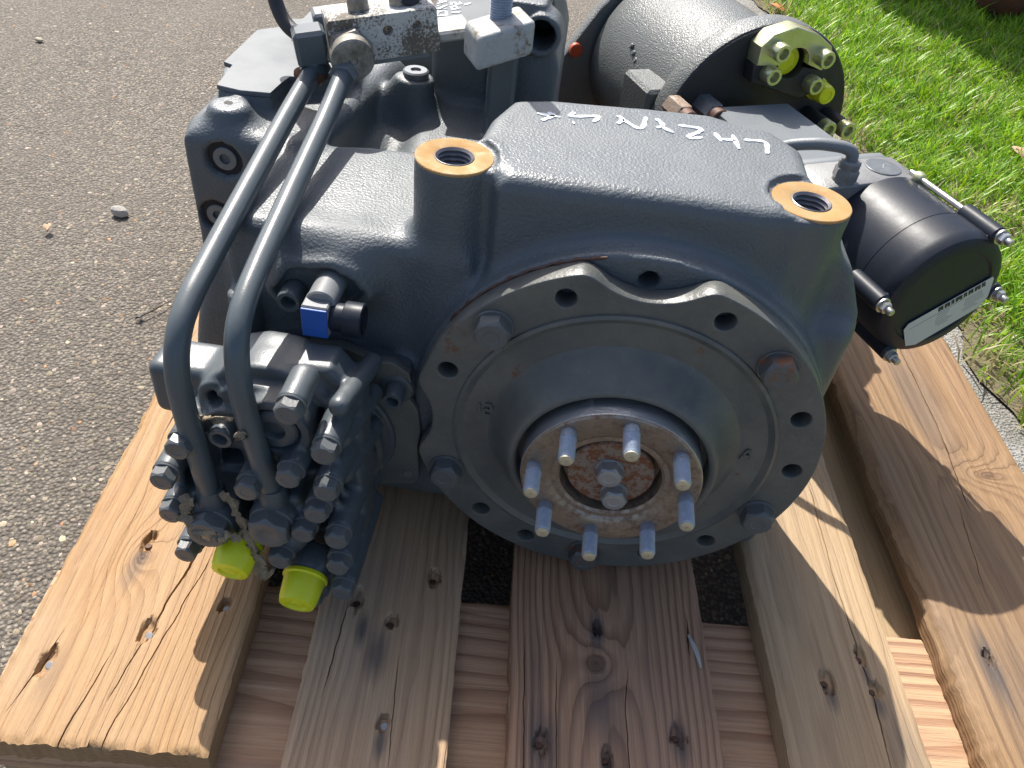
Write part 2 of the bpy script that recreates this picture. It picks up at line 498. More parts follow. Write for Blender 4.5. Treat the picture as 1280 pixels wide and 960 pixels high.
# ---------------------------------------------------------------- cast shapes: a distance field turned into a mesh
class Field:
    def __init__(s, lo, hi, h):
        s.lo = np.array(lo); s.h = h
        s.ax = [np.arange(lo[i], hi[i] + h, h, dtype=np.float32) for i in range(3)]
        s.S = np.full([len(a) for a in s.ax], .5, np.float32)
    def region(s, lo, hi, pad):
        sl = []; c = []
        for i in range(3):
            a = max(0, int((lo[i] - pad - s.lo[i]) / s.h)); b = min(len(s.ax[i]), int((hi[i] + pad - s.lo[i]) / s.h) + 2)
            sl.append(slice(a, max(a, b))); c.append(s.ax[i][sl[-1]])
        return tuple(sl), np.meshgrid(*c, indexing='ij', sparse=True)
    def _op(s, lo, hi, f, k, sub=False):
        sl, (x, y, z) = s.region(lo, hi, k + 3 * s.h + .004)
        A = s.S[sl]
        if A.size == 0: return s
        d = f(x, y, z)
        if sub:
            d = -d
            if k > 0:
                hh = np.maximum(k - np.abs(A - d), 0) / k
                s.S[sl] = np.maximum(A, d) + hh * hh * k * .25
            else: s.S[sl] = np.maximum(A, d)
        else:
            if k > 0:
                hh = np.maximum(k - np.abs(A - d), 0) / k
                s.S[sl] = np.minimum(A, d) - hh * hh * k * .25
            else: s.S[sl] = np.minimum(A, d)
        return s
    def box(s, lo, hi, r=.01, k=.01, sub=False):
        c = [(a + b) / 2 for a, b in zip(lo, hi)]; e = [(b - a) / 2 - r for a, b in zip(lo, hi)]
        def f(x, y, z):
            q = [np.abs(x - c[0]) - e[0], np.abs(y - c[1]) - e[1], np.abs(z - c[2]) - e[2]]
            o = np.sqrt(np.maximum(q[0], 0) ** 2 + np.maximum(q[1], 0) ** 2 + np.maximum(q[2], 0) ** 2)
            return o + np.minimum(np.maximum(q[0], np.maximum(q[1], q[2])), 0) - r
        return s._op(lo, hi, f, k, sub)
    def cyl(s, axis, c, rad, a, b, r=.002, k=.01, sub=False, rad2=None):
        """axis 0/1/2, c the two other coordinates in order, from a to b; rad2 the radius at b"""
        o = [i for i in range(3) if i != axis]
        lo = [0] * 3; hi = [0] * 3; R2 = max(rad, rad2 or rad)
        lo[axis] = a; hi[axis] = b
        for i, q in zip(o, c): lo[i] = q - R2; hi[i] = q + R2
        def f(*p):
            rho = np.sqrt((p[o[0]] - c[0]) ** 2 + (p[o[1]] - c[1]) ** 2)
            rr = rad if rad2 is None else rad + (rad2 - rad) * np.clip((p[axis] - a) / (b - a), 0, 1)
            q0 = rho - rr + r; q1 = np.abs(p[axis] - (a + b) / 2) - (b - a) / 2 + r
            return np.sqrt(np.maximum(q0, 0) ** 2 + np.maximum(q1, 0) ** 2) + np.minimum(np.maximum(q0, q1), 0) - r
        return s._op(lo, hi, f, k, sub)
    def capsule(s, a, b, rad, k=.008, sub=False):
        a = np.array(a); b = np.array(b); lo = np.minimum(a, b) - rad; hi = np.maximum(a, b) + rad
        ab = b - a; L = float(ab @ ab)
        def f(x, y, z):
            t = np.clip(((x - a[0]) * ab[0] + (y - a[1]) * ab[1] + (z - a[2]) * ab[2]) / L, 0, 1)
            return np.sqrt((x - a[0] - t * ab[0]) ** 2 + (y - a[1] - t * ab[1]) ** 2 + (z - a[2] - t * ab[2]) ** 2) - rad
        return s._op(lo, hi, f, k, sub)
    def prism(s, axis, poly, a, b, r=.006, k=.01, sub=False):
        """rounded polygon extruded along an axis"""
        o = [i for i in range(3) if i != axis]
        P = np.array(poly, dtype=float)
        lo = [0] * 3; hi = [0] * 3
        lo[axis] = a; hi[axis] = b
        for i, q in zip(o, (0, 1)): lo[i] = P[:, q].min(); hi[i] = P[:, q].max()
        def f(*p):
            x, y = p[o[0]], p[o[1]]
            x, y = np.broadcast_arrays(x, y)
            d = np.full(x.shape, 1e9, np.float32); sg = np.ones(x.shape, np.float32)
            n = len(P)
            for i in range(n):
                a0 = P[i]; b0 = P[i - 1]
                e = b0 - a0; wx = x - a0[0]; wy = y - a0[1]
                t = np.clip((wx * e[0] + wy * e[1]) / (e @ e), 0, 1)
                d = np.minimum(d, (wx - e[0] * t) ** 2 + (wy - e[1] * t) ** 2)
                c1 = y >= a0[1]; c2 = y < b0[1]; c3 = e[0] * wy > e[1] * wx
                flip = (c1 & c2 & c3) | (~c1 & ~c2 & ~c3)
                sg = np.where(flip, -sg, sg)
            q0 = np.sqrt(d) * sg + r; q1 = np.abs(p[axis] - (a + b) / 2) - (b - a) / 2 + r
            return np.sqrt(np.maximum(q0, 0) ** 2 + np.maximum(q1, 0) ** 2) + np.minimum(np.maximum(q0, q1), 0) - r
        return s._op(lo, hi, f, k, sub)
    def roughen(s, amp, cells=6):
        """slight sand-cast unevenness"""
        sh = s.S.shape
        n = [max(2, int(q / cells) + 2) for q in sh]
        g = RNG.normal(0, 1, n).astype(np.float32)
        out = g
        for i in range(3):
            idx = np.linspace(0, n[i] - 1.001, sh[i]); i0 = idx.astype(int); fr = (idx - i0).astype(np.float32)
            fr = fr * fr * (3 - 2 * fr)
            shp = [1, 1, 1]; shp[i] = -1
            out = np.take(out, i0, i) * (1 - fr.reshape(shp)) + np.take(out, i0 + 1, i) * fr.reshape(shp)
        s.S += out * amp
        return s
    def mesh(s, name):
        S = s.S; S[[0, -1]] = np.maximum(S[[0, -1]], s.h * .5); S[:, [0, -1]] = np.maximum(S[:, [0, -1]], s.h * .5); S[:, :, [0, -1]] = np.maximum(S[:, :, [0, -1]], s.h * .5)
        ins = S < 0
        nx, ny, nz = S.shape
        cnt = np.zeros((nx - 1, ny - 1, nz - 1), np.int8)
        for i in (0, 1):
            for j in (0, 1):
                for k in (0, 1):
                    cnt += ins[i:nx - 1 + i, j:ny - 1 + j, k:nz - 1 + k]
        act = np.argwhere((cnt > 0) & (cnt < 8))
        idx = np.full(cnt.shape, -1, np.int64); idx[tuple(act.T)] = np.arange(len(act))
        acc = np.zeros((len(act), 3)); num = np.zeros(len(act))
        cr = [(i, j, k) for i in (0, 1) for j in (0, 1) for k in (0, 1)]
        val = {c: S[act[:, 0] + c[0], act[:, 1] + c[1], act[:, 2] + c[2]] for c in cr}
        for c in cr:
            for ax in range(3):
                if c[ax]: continue
                c2 = list(c); c2[ax] = 1; c2 = tuple(c2)
                a, b = val[c], val[c2]
                m = (a < 0) != (b < 0)
                t = a[m] / (a[m] - b[m])
                p = np.zeros((m.sum(), 3)) + np.array(c, float); p[:, ax] = t
                acc[m] += p; num[m] += 1
        V = (act + acc / num[:, None]) * s.h + s.lo
        quads = []
        for ax in range(3):
            a, b = [slice(None)] * 3, [slice(None)] * 3
            a[ax] = slice(0, -1); b[ax] = slice(1, None)
            ch = ins[tuple(a)] != ins[tuple(b)]
            e = np.argwhere(ch)
            o1, o2 = (ax + 1) % 3, (ax + 2) % 3
            ok = (e[:, o1] > 0) & (e[:, o2] > 0) & (e[:, o1] < S.shape[o1] - 1) & (e[:, o2] < S.shape[o2] - 1)
            e = e[ok]
            q = []
            for d1, d2 in ((1, 1), (0, 1), (0, 0), (1, 0)):
                c = e.copy(); c[:, o1] -= d1; c[:, o2] -= d2
                q.append(idx[tuple(c.T)])
            q = np.stack(q, 1)
            fl = ~ins[tuple(e.T)]
            q[fl] = q[fl][:, ::-1]
            quads.append(q)
        Q = np.concatenate(quads)
        Q = Q[(Q >= 0).all(1)]
        return npmesh(name, V, Q)

def npmesh(name, V, Q, smooth=True):
    me = bpy.data.meshes.new(name)
    n = Q.shape[1]
    me.vertices.add(len(V)); me.vertices.foreach_set('co', np.asarray(V, np.float32).ravel())
    me.loops.add(Q.size); me.loops.foreach_set('vertex_index', Q.astype(np.int32).ravel())
    me.polygons.add(len(Q)); me.polygons.foreach_set('loop_start', np.arange(0, Q.size, n, dtype=np.int32))
    me.polygons.foreach_set('loop_total', np.full(len(Q), n, np.int32)) if False else None
    me.update(calc_edges=True)
    me.validate()
    if smooth: me.shade_smooth()
    return me


# ================================================================ THE SETTING
def sheet(name, pts, z, mat):
    me = bpy.data.meshes.new(name)
    me.from_pydata([(x, y, z) for x, y in pts], [], [tuple(range(len(pts)))])
    me.update()
    o = link(name, me, mat)
    tag(o, kind='structure')
    return o

def m_asphalt():
    t = NT('worn_asphalt')
    c = t.voro(210, 'F1', 'Color'); d = t.voro(210, 'F1', 'Distance')
    sep = t.n('ShaderNodeSeparateColor'); t.set(sep.inputs[0], c)
    g = t.ramp(sep.outputs[0], [(0, (.115, .097, .076)), (.5, (.20, .171, .134)), (.85, (.295, .258, .206)), (1, (.35, .305, .25))])
    gap = t.ramp(d, [(.35, 0.0), (.62, 1.0)])
    col = t.mix(t.math('MULTIPLY', gap, .75), g, (.055, .05, .045))
    big = t.noise(3.2, 5, .6)
    col = t.mix(t.ramp(big, [(.35, .0), (.7, .45)]), col, (.20, .175, .143))
    dirt = t.ramp(t.noise(1.3, 4, .6), [(.42, 0.0), (.7, .6)])
    col = t.mix(dirt, col, (.095, .082, .066))
    h = t.math('SUBTRACT', 1.0, d)
    nr = t.bump(h, .0035)
    nr = t.bump(t.noise(600, 3), .0010, 1, nr)
    return t.out(col, .85, 0, nr)
M['asphalt'] = m_asphalt()
def m_stone(name='aggregate'):
    t = NT(name)
    a = t.n('ShaderNodeVertexColor'); a.layer_name = 'Col'
    return t.out(a.outputs[0], .8, 0, t.bump(t.noise(900, 3), .0006))
M['stone'] = m_stone()
def m_concrete():
    t = NT('rough_concrete')
    c = t.voro(260, 'F1', 'Color'); sep = t.n('ShaderNodeSeparateColor'); t.set(sep.inputs[0], c)
    col = t.mix(sep.outputs[0], (.20, .195, .18), (.36, .35, .325))
    col = t.mix(t.ramp(t.noise(9, 5), [(.45, 0.0), (.7, .7)]), col, (.14, .13, .10))
    return t.out(col, .9, 0, t.bump(t.math('ADD', t.voro(260), t.noise(90, 4)), .0035))
M['concrete'] = m_concrete()
def m_soil():
    t = NT('lawn_soil')
    col = t.mix(t.noise(35, 5), (.11, .09, .05), (.20, .175, .10))
    return t.out(col, .95, 0, t.bump(t.noise(120, 5), .008))
M['soil'] = m_soil()
def m_grass():
    t = NT('grass_blades')
    a = t.n('ShaderNodeVertexColor'); a.layer_name = 'Col'
    m = t.out(a.outputs[0], .42, 0)
    tr = t.n('ShaderNodeBsdfTranslucent'); t.set(tr.inputs[0], a.outputs[0])
    mx = t.n('ShaderNodeMixShader'); mx.inputs[0].default_value = .42
    t.set(mx.inputs[1], t.b.outputs[0]); t.set(mx.inputs[2], tr.outputs[0])
    t.set(t.t.nodes['Material Output'].inputs[0], mx.outputs[0])
    return m
M['grass'] = m_grass()

sheet('asphalt_ground', [(-40, -40), (60, -40), (60, 60), (-40, 60)], GZ, 'asphalt')

def wob(y, s=0.0): return .022 * math.sin(7.3 * y + s) + .014 * math.sin(17.1 * y + 1.7 + s) + .009 * math.sin(41 * y + s)
strip = []
ys = list(np.arange(-3, 12.01, .06))
edge = [(.642 - .075 * y + wob(y), y) for y in ys]
strip = [(.36, -3)] + edge + [(.36, 12)]
def strip_sheet(name, left, right, z, mat):
    V = []; Q = []
    for i, y in enumerate(ys):
        V += [(left(y), y, z), (right(y), y, z)]
        if i: Q.append((2 * i - 2, 2 * i - 1, 2 * i + 1, 2 * i))
    me = npmesh(name, np.array(V), np.array(Q), False)
    return tag(link(name, me, mat), kind='structure')
strip_sheet('concrete_strip', lambda y: .30, lambda y: .72, GZ + .004, 'concrete')
strip_sheet('lawn', lambda y: .660 - .083 * y + wob(y), lambda y: 14.0, GZ + .0085, 'soil')

def colattr(me, cols_per_vert):
    a = me.color_attributes.new('Col', 'FLOAT_COLOR', 'POINT')
    a.data.foreach_set('color', np.c_[cols_per_vert, np.ones(len(cols_per_vert))].astype(np.float32).ravel())

def scatter_chips():
    n = 52000
    # more chips where the camera stands nearest
    y = RNG.uniform(-.35, 2.4, n); x = RNG.uniform(-1.75, -.30, n)
    keep = RNG.uniform(0, 1, n) < np.clip(1.15 - .30 * np.hypot(x + .5, y), .35, 1)
    x, y = x[keep], y[keep]; n = len(x)
    ex = int(n * .12)
    x[:ex] = RNG.uniform(-.30, .62, ex); y[:ex] = RNG.uniform(-.30, .5, ex)
    base = np.array([(1, 0, 0), (.35, .9, 0), (-.75, .6, 0), (-.8, -.55, 0), (.3, -.95, 0), (.15, .05, 1), (-.25, -.1, .85)], float)
    F = [(0, 1, 5), (1, 2, 6), (1, 6, 5), (2, 3, 6), (3, 4, 6), (4, 5, 6), (4, 0, 5)]
    s = np.exp(RNG.normal(math.log(.0022), .34, n)).clip(.0011, .0050)
    a = RNG.uniform(0, 6.283, n)
    P = base[None] * (1 + RNG.normal(0, .18, (n, 7, 3)))
    P[:, :, 1] *= RNG.uniform(.55, 1, n)[:, None]
    P[:, :, 2] *= RNG.uniform(.15, .55, n)[:, None]
    P *= s[:, None, None]
    ca, sa = np.cos(a)[:, None], np.sin(a)[:, None]
    X = P[:, :, 0] * ca - P[:, :, 1] * sa; Y = P[:, :, 0] * sa + P[:, :, 1] * ca
    V = np.stack([X + x[:, None], Y + y[:, None], P[:, :, 2] + GZ + .0002], 2).reshape(-1, 3)
    Q = (np.array(F)[None] + (np.arange(n) * 7)[:, None, None]).reshape(-1, 3)
    me = npmesh('loose_chippings', V, Q, False)
    g = np.exp(RNG.normal(math.log(.185), .34, n)).clip(.07, .46)
    tint = np.stack([g * RNG.normal(1.20, .05, n), g * RNG.normal(1.0, .02, n), g * RNG.normal(.76, .05, n)], 1)
    tan = RNG.uniform(0, 1, n) < .03
    tint[tan] = tint[tan] * [1.35, .9, .6]
    colattr(me, np.repeat(tint, 7, 0))
    o = link('asphalt_chippings', me, 'stone')
    tag(o, 'pale stone chippings bedded in the grey asphalt', 'chippings', kind='stuff')
scatter_chips()

def grass():
    n = 132000
    y = RNG.uniform(.05, 3.3, n); x = RNG.uniform(.38, 2.0, n)
    ed = .674 - .083 * y + np.array([wob(q) for q in y])
    # ragged edge on the concrete and bare, dry patches
    p = np.clip((x - ed + .035) / .13, 0, 1)
    patch = np.sin(5.1 * x + 1.3 + 2 * np.sin(3.1 * y)) * np.sin(4.3 * y + .7)
    p *= np.where(patch > .72, .55, 1)
    far = np.clip(1.15 - .16 * y, .55, 1)
    k = RNG.uniform(0, 1, n) < p * far
    x, y, patch = x[k], y[k], patch[k]; n1 = len(x)
    # the lawn goes on, with broader tufts, outside the near patch
    n2 = 60000
    x2 = RNG.uniform(.40, 3.4, n2); y2 = RNG.uniform(-1.2, 5.0, n2)
    ok = (x2 > .66 - .075 * y2) & ~((x2 < 2.0) & (y2 > .05) & (y2 < 3.3))
    x2, y2 = x2[ok], y2[ok]
    x = np.r_[x, x2]; y = np.r_[y, y2]; patch = np.r_[patch, np.zeros(len(x2))]; n = len(x)
    broad = np.where(np.arange(n) < n1, 1.0, 2.6)
    tuft = .5 + .5 * np.sin(23 * x + 3 * np.sin(11 * y)) * np.sin(19 * y + 2 * np.sin(13 * x))
    L = RNG.uniform(.018, .050, n) * (.6 + 1.0 * tuft)
    L[RNG.uniform(0, 1, n) < .03] *= 1.7
    wd = RNG.uniform(.0009, .0019, n) * broad
    az = RNG.uniform(0, 6.283, n); lean = RNG.uniform(.25, 1.15, n)
    dx, dy = np.cos(az), np.sin(az); px, py = -dy, dx
    V = np.zeros((n, 7, 3))
    for i, (t, ww) in enumerate(((0, 1), (.38, 1), (.74, .7))):
        out = L * lean * t ** 1.7; up = L * t * (1 - .38 * lean * t * .8)
        for j, sg in enumerate((-1, 1)):
            V[:, 2 * i + j, 0] = x + dx * out + px * wd * ww * sg
            V[:, 2 * i + j, 1] = y + dy * out + py * wd * ww * sg
            V[:, 2 * i + j, 2] = GZ + .008 + up
    V[:, 6, 0] = x + dx * L * lean; V[:, 6, 1] = y + dy * L * lean; V[:, 6, 2] = GZ + .008 + L * (1 - .30 * lean)
    F = np.array([(0, 1, 3), (0, 3, 2), (2, 3, 5), (2, 5, 4), (4, 5, 6)])
    Q = (F[None] + (np.arange(n) * 7)[:, None, None]).reshape(-1, 3)
    me = npmesh('grass', V.reshape(-1, 3), Q, True)
    g = RNG.uniform(.65, 1.35, n)[:, None] * np.where(RNG.uniform(0, 1, n)[:, None] < .5, np.array([[.310, .490, .016]]), np.array([[.175, .375, .020]]))
    dry = RNG.uniform(0, 1, n) < np.where(patch > .6, .32, .07) + .45 * np.clip(1 - (x - .65 + .083 * y) / .09, 0, 1)
    g[dry] = RNG.uniform(.6, 1.2, (dry.sum(), 1)) * np.array([[.52, .46, .24]])
    colattr(me, np.repeat(g, 7, 0))
    tag(link('grass', me, 'grass'), 'short sunlit green lawn grass beside the concrete strip', 'grass', kind='stuff')
grass()

def litter():
    # dry grass clippings on the lawn edge and fallen leaves: each leaf one thing
    def leaf(name, p, a, size, col, label, tilt=.25):
        t = NT('leaf_' + label.split()[0])
        mat = t.out(col, .7, 0, t.bump(t.noise(300, 3), .001))
        b = MB(); nx = 7
        top = []; 
        pts = []
        for i in range(nx):
            u = i / (nx - 1); wdt = math.sin(math.pi * (u * .92 + .04)) * .36 * size
            zc = .12 * size * math.sin(3 * u) + .004
            pts.append([(-wdt, (u - .5) * size, zc + .10 * size), (0, (u - .5) * size, zc), (wdt, (u - .5) * size, zc + .13 * size)])
        b.ringloft(pts, closed=False, cap=False)
        me = b.mesh(name, 0)
        o = link(name, me, mat, None, Matrix.Translation(p) @ Matrix.Rotation(a, 4, 'Z') @ Matrix.Rotation(tilt, 4, 'X'))
        md = o.modifiers.new('thick', 'SOLIDIFY'); md.thickness = .0006
        return tag(o, label, 'leaf', 'leaves lying on the ground')
    gz = GZ + .03
    leaf('fallen_leaf', (.905, 1.335, gz), .6, .045, (.48, .30, .19), 'pale brown curled leaf lying on the lawn behind the black cylinder')
    leaf('fallen_leaf', (1.01, 1.00, gz - .006), 2.0, .034, (.40, .42, .06), 'small yellow green leaf in the grass right of the aluminium head')
    leaf('fallen_leaf', (.50, 2.24, GZ + .012), 1.1, .05, (.50, .17, .06), 'orange brown dead leaf on the gravel behind the round motor flange')
    leaf('fallen_leaf', (-.845, .575, GZ + .005), .4, .018, (.46, .28, .17), 'tiny tan leaf scrap on the asphalt beside the loose stone', .1)
    leaf('fallen_leaf', (.625, .475, GZ + .012), 1.9, .024, (.45, .22, .15), 'reddish leaf scrap at the lawn edge on the concrete strip', .2)
litter()

def small_stone(p, s, label, seed, col):
    rng = np.random.default_rng(seed)
    import bmesh
    bm = bmesh.new(); bmesh.ops.create_icosphere(bm, subdivisions=2, radius=1)
    pl = [(Vector(rng.normal(0, 1, 3)).normalized(), rng.uniform(.55, .8)) for _ in range(9)]
    for v in bm.verts:
        for nrm, dd in pl:
            k = v.co.dot(nrm) - dd
            if k > 0: v.co -= nrm * k
        v.co = Vector((v.co.x * s[0], v.co.y * s[1], v.co.z * s[2]))
    me = bpy.data.meshes.new('stone'); bm.to_mesh(me); bm.free(); finish(me, 20)
    t = NT('stone_face'); cc = t.mix(t.noise(300, 4), tuple(c * .7 for c in col), col)
    o = link('loose_stone', me, t.out(cc, .85, 0, t.bump(t.noise(500, 4), .001)), None, Matrix.Translation(p))
    return tag(o, label, 'stone')
small_stone((-.767, .650, GZ + .0085), (.016, .011, .0115), 'loose grey stone lying alone on the asphalt beside the gearbox', 3, (.52, .49, .44))
small_stone((-1.265, 1.28, GZ + .004), (.013, .007, .006), 'flat cream stone chip on the asphalt at the far left corner', 5, (.62, .55, .42))

b = MB()
b.tube(smooth_path([(-.592, .452, GZ + .006), (-.599, .432, GZ + .008), (-.612, .410, GZ + .007), (-.622, .398, GZ + .006)], 4), [.0006] * 4 + [.0011] * 5 + [.0013] * 4, 6)
tw = b.build('twig', m_plain('twig_bark', (.06, .038, .022), .8, 0, .3, 300))
b = MB(); b.box((-.005, -.003, 0), (.005, .003, .0016), .0005, frame((0, .2, 1)), (-.618, .404, GZ + .006)); b.build('bud', M['rubber'], tw)
tag(tw, 'thin dark twig lying on the asphalt left of the steel pipes', 'twig')

# rusty machine standing on the lawn behind: only the foot of it hangs into view, the unseen rest is added to shade the grass
M['rust'] = m_rust('heavy_rust', (.10, .05, .03), (.10, .035, .015), (.20, .075, .03), .35, .6, 14, .7, .1)
rm = thing('rusty_machine', 'rusty brown machine foot hanging over the shaded grass in the far right corner', 'machine', (1.2, 2.75, GZ))
b = MB(); b.box((.70, 2.62, .22), (2.3, 3.2, 1.28), .03); b.build('shade_body', 'rust', rm)  # unseen box, sized so that its shadow darkens the grass
b = MB()
b.lathe((1.255, 2.50, -.135), (.05, .28, 1), [(.02, 0), (.055, .012), (.085, .045), (.10, .10), (.105, .42)], 24)
b.build('foot', 'rust', rm)
b = MB(); b.cyl((1.345, 2.435, -.075), (1.36, 2.40, -.085), .016, 12); b.build('pin', 'steel', rm)
for x in (.80, 2.15):
    b = MB(); b.box((x, 2.85, GZ), (x + .09, 2.95, .23), .008); b.build('leg', 'rust', rm)

# ================================================================ THE PALLET
PSI = R(5.0)
def pal(x, y, z=0.0):
    c, s = math.cos(PSI), math.sin(PSI)
    return Vector((x * c - y * s, x * s + y * c, z))
pallet = thing('pallet', 'heavy wooden pallet of five wide weathered planks under the gearbox', 'pallet', pal(.02, .45, GZ))

def vnoise(x, y, cell, seed):
    """cheap value noise on arrays"""
    r = np.random.default_rng(seed); T = r.uniform(-1, 1, (257, 257))
    u = x / cell[0]; v = y / cell[1]
    i = np.floor(u).astype(int); j = np.floor(v).astype(int); fu = u - i; fv = v - j
    fu = fu * fu * (3 - 2 * fu); fv = fv * fv * (3 - 2 * fv)
    g = lambda a, b: T[a % 257, b % 257]
    return (g(i, j) * (1 - fu) + g(i + 1, j) * fu) * (1 - fv) + (g(i, j + 1) * (1 - fu) + g(i + 1, j + 1) * fu) * fv

def plank_mesh(name, wd, length, th, seed, dx=.00095, fine=.62, cracks=(), pits=(), wane=None, ridge=.00025, edge=.0007, roughend=.0015, bow=0.0):
    nx = int(wd / dx)
    xs = np.linspace(0, wd, nx + 1)
    ya = np.arange(0, min(fine, length), .0026)
    yb = np.linspace(min(fine, length), length, max(2, int((length - fine) / .03) + 2)) if length > fine else np.array([length])
    ysv = np.r_[ya, yb]
    X, Y = np.meshgrid(xs, ysv, indexing='ij')
    X0 = X.copy()
    Z = ridge * (1.1 * vnoise(X, Y, (.0038, .16), seed) + .8 * vnoise(X, Y, (.009, .3), seed + 1) + .5 * vnoise(X, Y, (.0022, .05), seed + 2))
    Z += .0012 * vnoise(X, Y, (.05, .2), seed + 3) + bow * ((X / wd - .5) ** 2 - .25)
    # worn edges
    e = np.minimum(X, wd - X)
    Z -= np.where(e < .006, (1 - e / .006) ** 2 * (.0018 + .0005 * vnoise(X, Y, (1, .03), seed + 4)), 0)
    Z -= np.where(Y < .006, (1 - Y / .006) ** 2 * (.0016 + .0016 * vnoise(X, Y, (.006, 1), seed + 5)), 0)
    for pts, wdt, dep in cracks:
        pts = np.array(pts); o_ = np.argsort(pts[:, 1]); pts = pts[o_]
        xc = pts[:, 0].mean(); i0 = int(np.argmin(np.abs(xs - xc))); xc = xs[i0]
        cy = np.interp(ysv, pts[:, 1], pts[:, 0]) + .0006 * vnoise(ysv, ysv, (.02, .02), seed + 6) + .0003 * vnoise(ysv, ysv, (.006, .006), seed + 7)
        rngy = np.clip(np.minimum(ysv - pts[0, 1] + (.02 if pts[0, 1] <= 0 else 0), pts[-1, 1] - ysv) / .02, 0, 1)
        fall = np.clip(1 - np.abs(xs - xc) / .022, 0, 1); fall = fall * fall * (3 - 2 * fall)
        X = X + ((cy - xc) * np.clip(np.minimum(ysv - pts[0, 1] + .08, pts[-1, 1] + .08 - ysv) / .08, 0, 1))[None, :] * fall[:, None]
        Z[i0] -= dep * rngy
        for sg in (-1, 1):
            X[i0 + sg] = X[i0] + sg * (wdt * .6 * np.maximum(rngy, .35))
    for (px, py, pr, pd, el) in pits:
        ang = .35 * vnoise(X * 3, Y, (.006, .006), seed + 8)
        d = np.sqrt(((X - px) / pr) ** 2 + ((Y - py) / (pr * el)) ** 2) + ang
        Z -= pd * np.clip((1.15 - d) / .35, 0, 1)
    jit = edge * vnoise(Y, Y, (.02, .02), seed + 9) + .6 * edge * vnoise(Y, Y, (.005, .005), seed + 10)
    u = X / wd
    X = X + jit * np.where(u < .5, (1 - 2 * u) ** 6, -(2 * u - 1) ** 6)
    if wane:                         # bark-side edge: rounded off and ragged
        side, wwid, wdep = wane
        q = (X0 if side < 0 else wd - X0)
        wv = wwid * (1 + .30 * vnoise(Y, Y, (.16, .16), seed + 11))
        k = np.clip(1 - q / wv, 0, 1)
        Z -= wdep * k ** 1.15 * (1 + .15 * vnoise(X, Y, (.006, .05), seed + 13))
        sh = .0030 * vnoise(Y, Y, (.22, .22), seed + 14) + .0006 * vnoise(Y, Y, (.03, .03), seed + 15) + .0008 * vnoise(Y, Y, (.008, .008), seed + 19)
        X = X + np.where(q < .03, sh * (1 - q / .03), 0) * (-side)
    Y = Y + np.where(Y < .004, roughend * vnoise(X, X, (.006, .006), seed + 16), 0)
    ny = len(ysv)
    V = [np.stack([X, Y, Z], 2).reshape(-1, 3)]
    ids = np.arange((nx + 1) * ny).reshape(nx + 1, ny)
    Q = [np.stack([ids[:-1, :-1], ids[1:, :-1], ids[1:, 1:], ids[:-1, 1:]], 2).reshape(-1, 4)]
    # skirt: perimeter loop down to the underside in three steps
    per = np.r_[ids[:, 0], ids[-1, 1:], ids[-2::-1, -1], ids[0, -2:0:-1]]
    top = V[0][per]; base = len(V[0]); prev = per
    m = len(per)
    for k, fz in enumerate((.33, .66, 1.0)):
        r = top.copy(); r[:, 2] = top[:, 2] * (1 - fz) - th * fz
        r[:, 0] += .0006 * vnoise(top[:, 1], top[:, 0] + k * .3, (.02, .02), seed + 17); r[:, 1] += .0008 * vnoise(top[:, 0], top[:, 1] + k * .3, (.008, .008), seed + 18)
        V.append(r); cur = base + np.arange(m)
        Q.append(np.stack([prev, cur, np.roll(cur, -1), np.roll(prev, -1)], 1))
        prev = cur; base += m
    me = npmesh(name, np.concatenate(V), np.concatenate(Q), True)
    import bmesh
    bm = bmesh.new(); bm.from_mesh(me); bm.verts.ensure_lookup_table()
    try: bm.faces.new([bm.verts[int(i)] for i in prev])
    except Exception: pass
    bmesh.ops.recalc_face_normals(bm, faces=bm.faces)
    bm.to_mesh(me); bm.free()
    finish(me, 50)
    return me

Y0 = -.182
def plank(x0, x1, y0, y1, mat, nails=(), ztop=0.0, th=.024, name='plank', rot=0.0, **kw):
    pits = [(nx, ny, pr, .0055, el) for nx, ny, pr, el, sh in nails]
    me = plank_mesh(name, x1 - x0, y1 - y0, th, kw.pop('seed'), pits=pits, **kw)
    mw = Matrix.Translation(pal(x0, y0, ztop)) @ Matrix.Rotation(PSI + rot, 4, 'Z')
    o = link(name, me, mat, pallet, mw)
    for nx, ny, pr, el, sh in nails:
        b = MB(); b.lathe((0, 0, 0), (0, 0, 1), [(.0008, -.001), (.0029, -.001), (.0031, .0), (.0026, .0005), (.0004, .0006)], 12)
        nm = mw @ Matrix.Translation((nx + sh * .001, ny - .001, -.0046)) @ Matrix.Rotation(.3 * sh, 4, 'X')
        n = link('nail', b.mesh('nail'), 'bolt_steel' if sh > 0 else 'nail_rust', o, nm)
    return o
M['nail_rust'] = m_plain('rusty_nail', (.10, .055, .04), .6, .3, .4, 300)

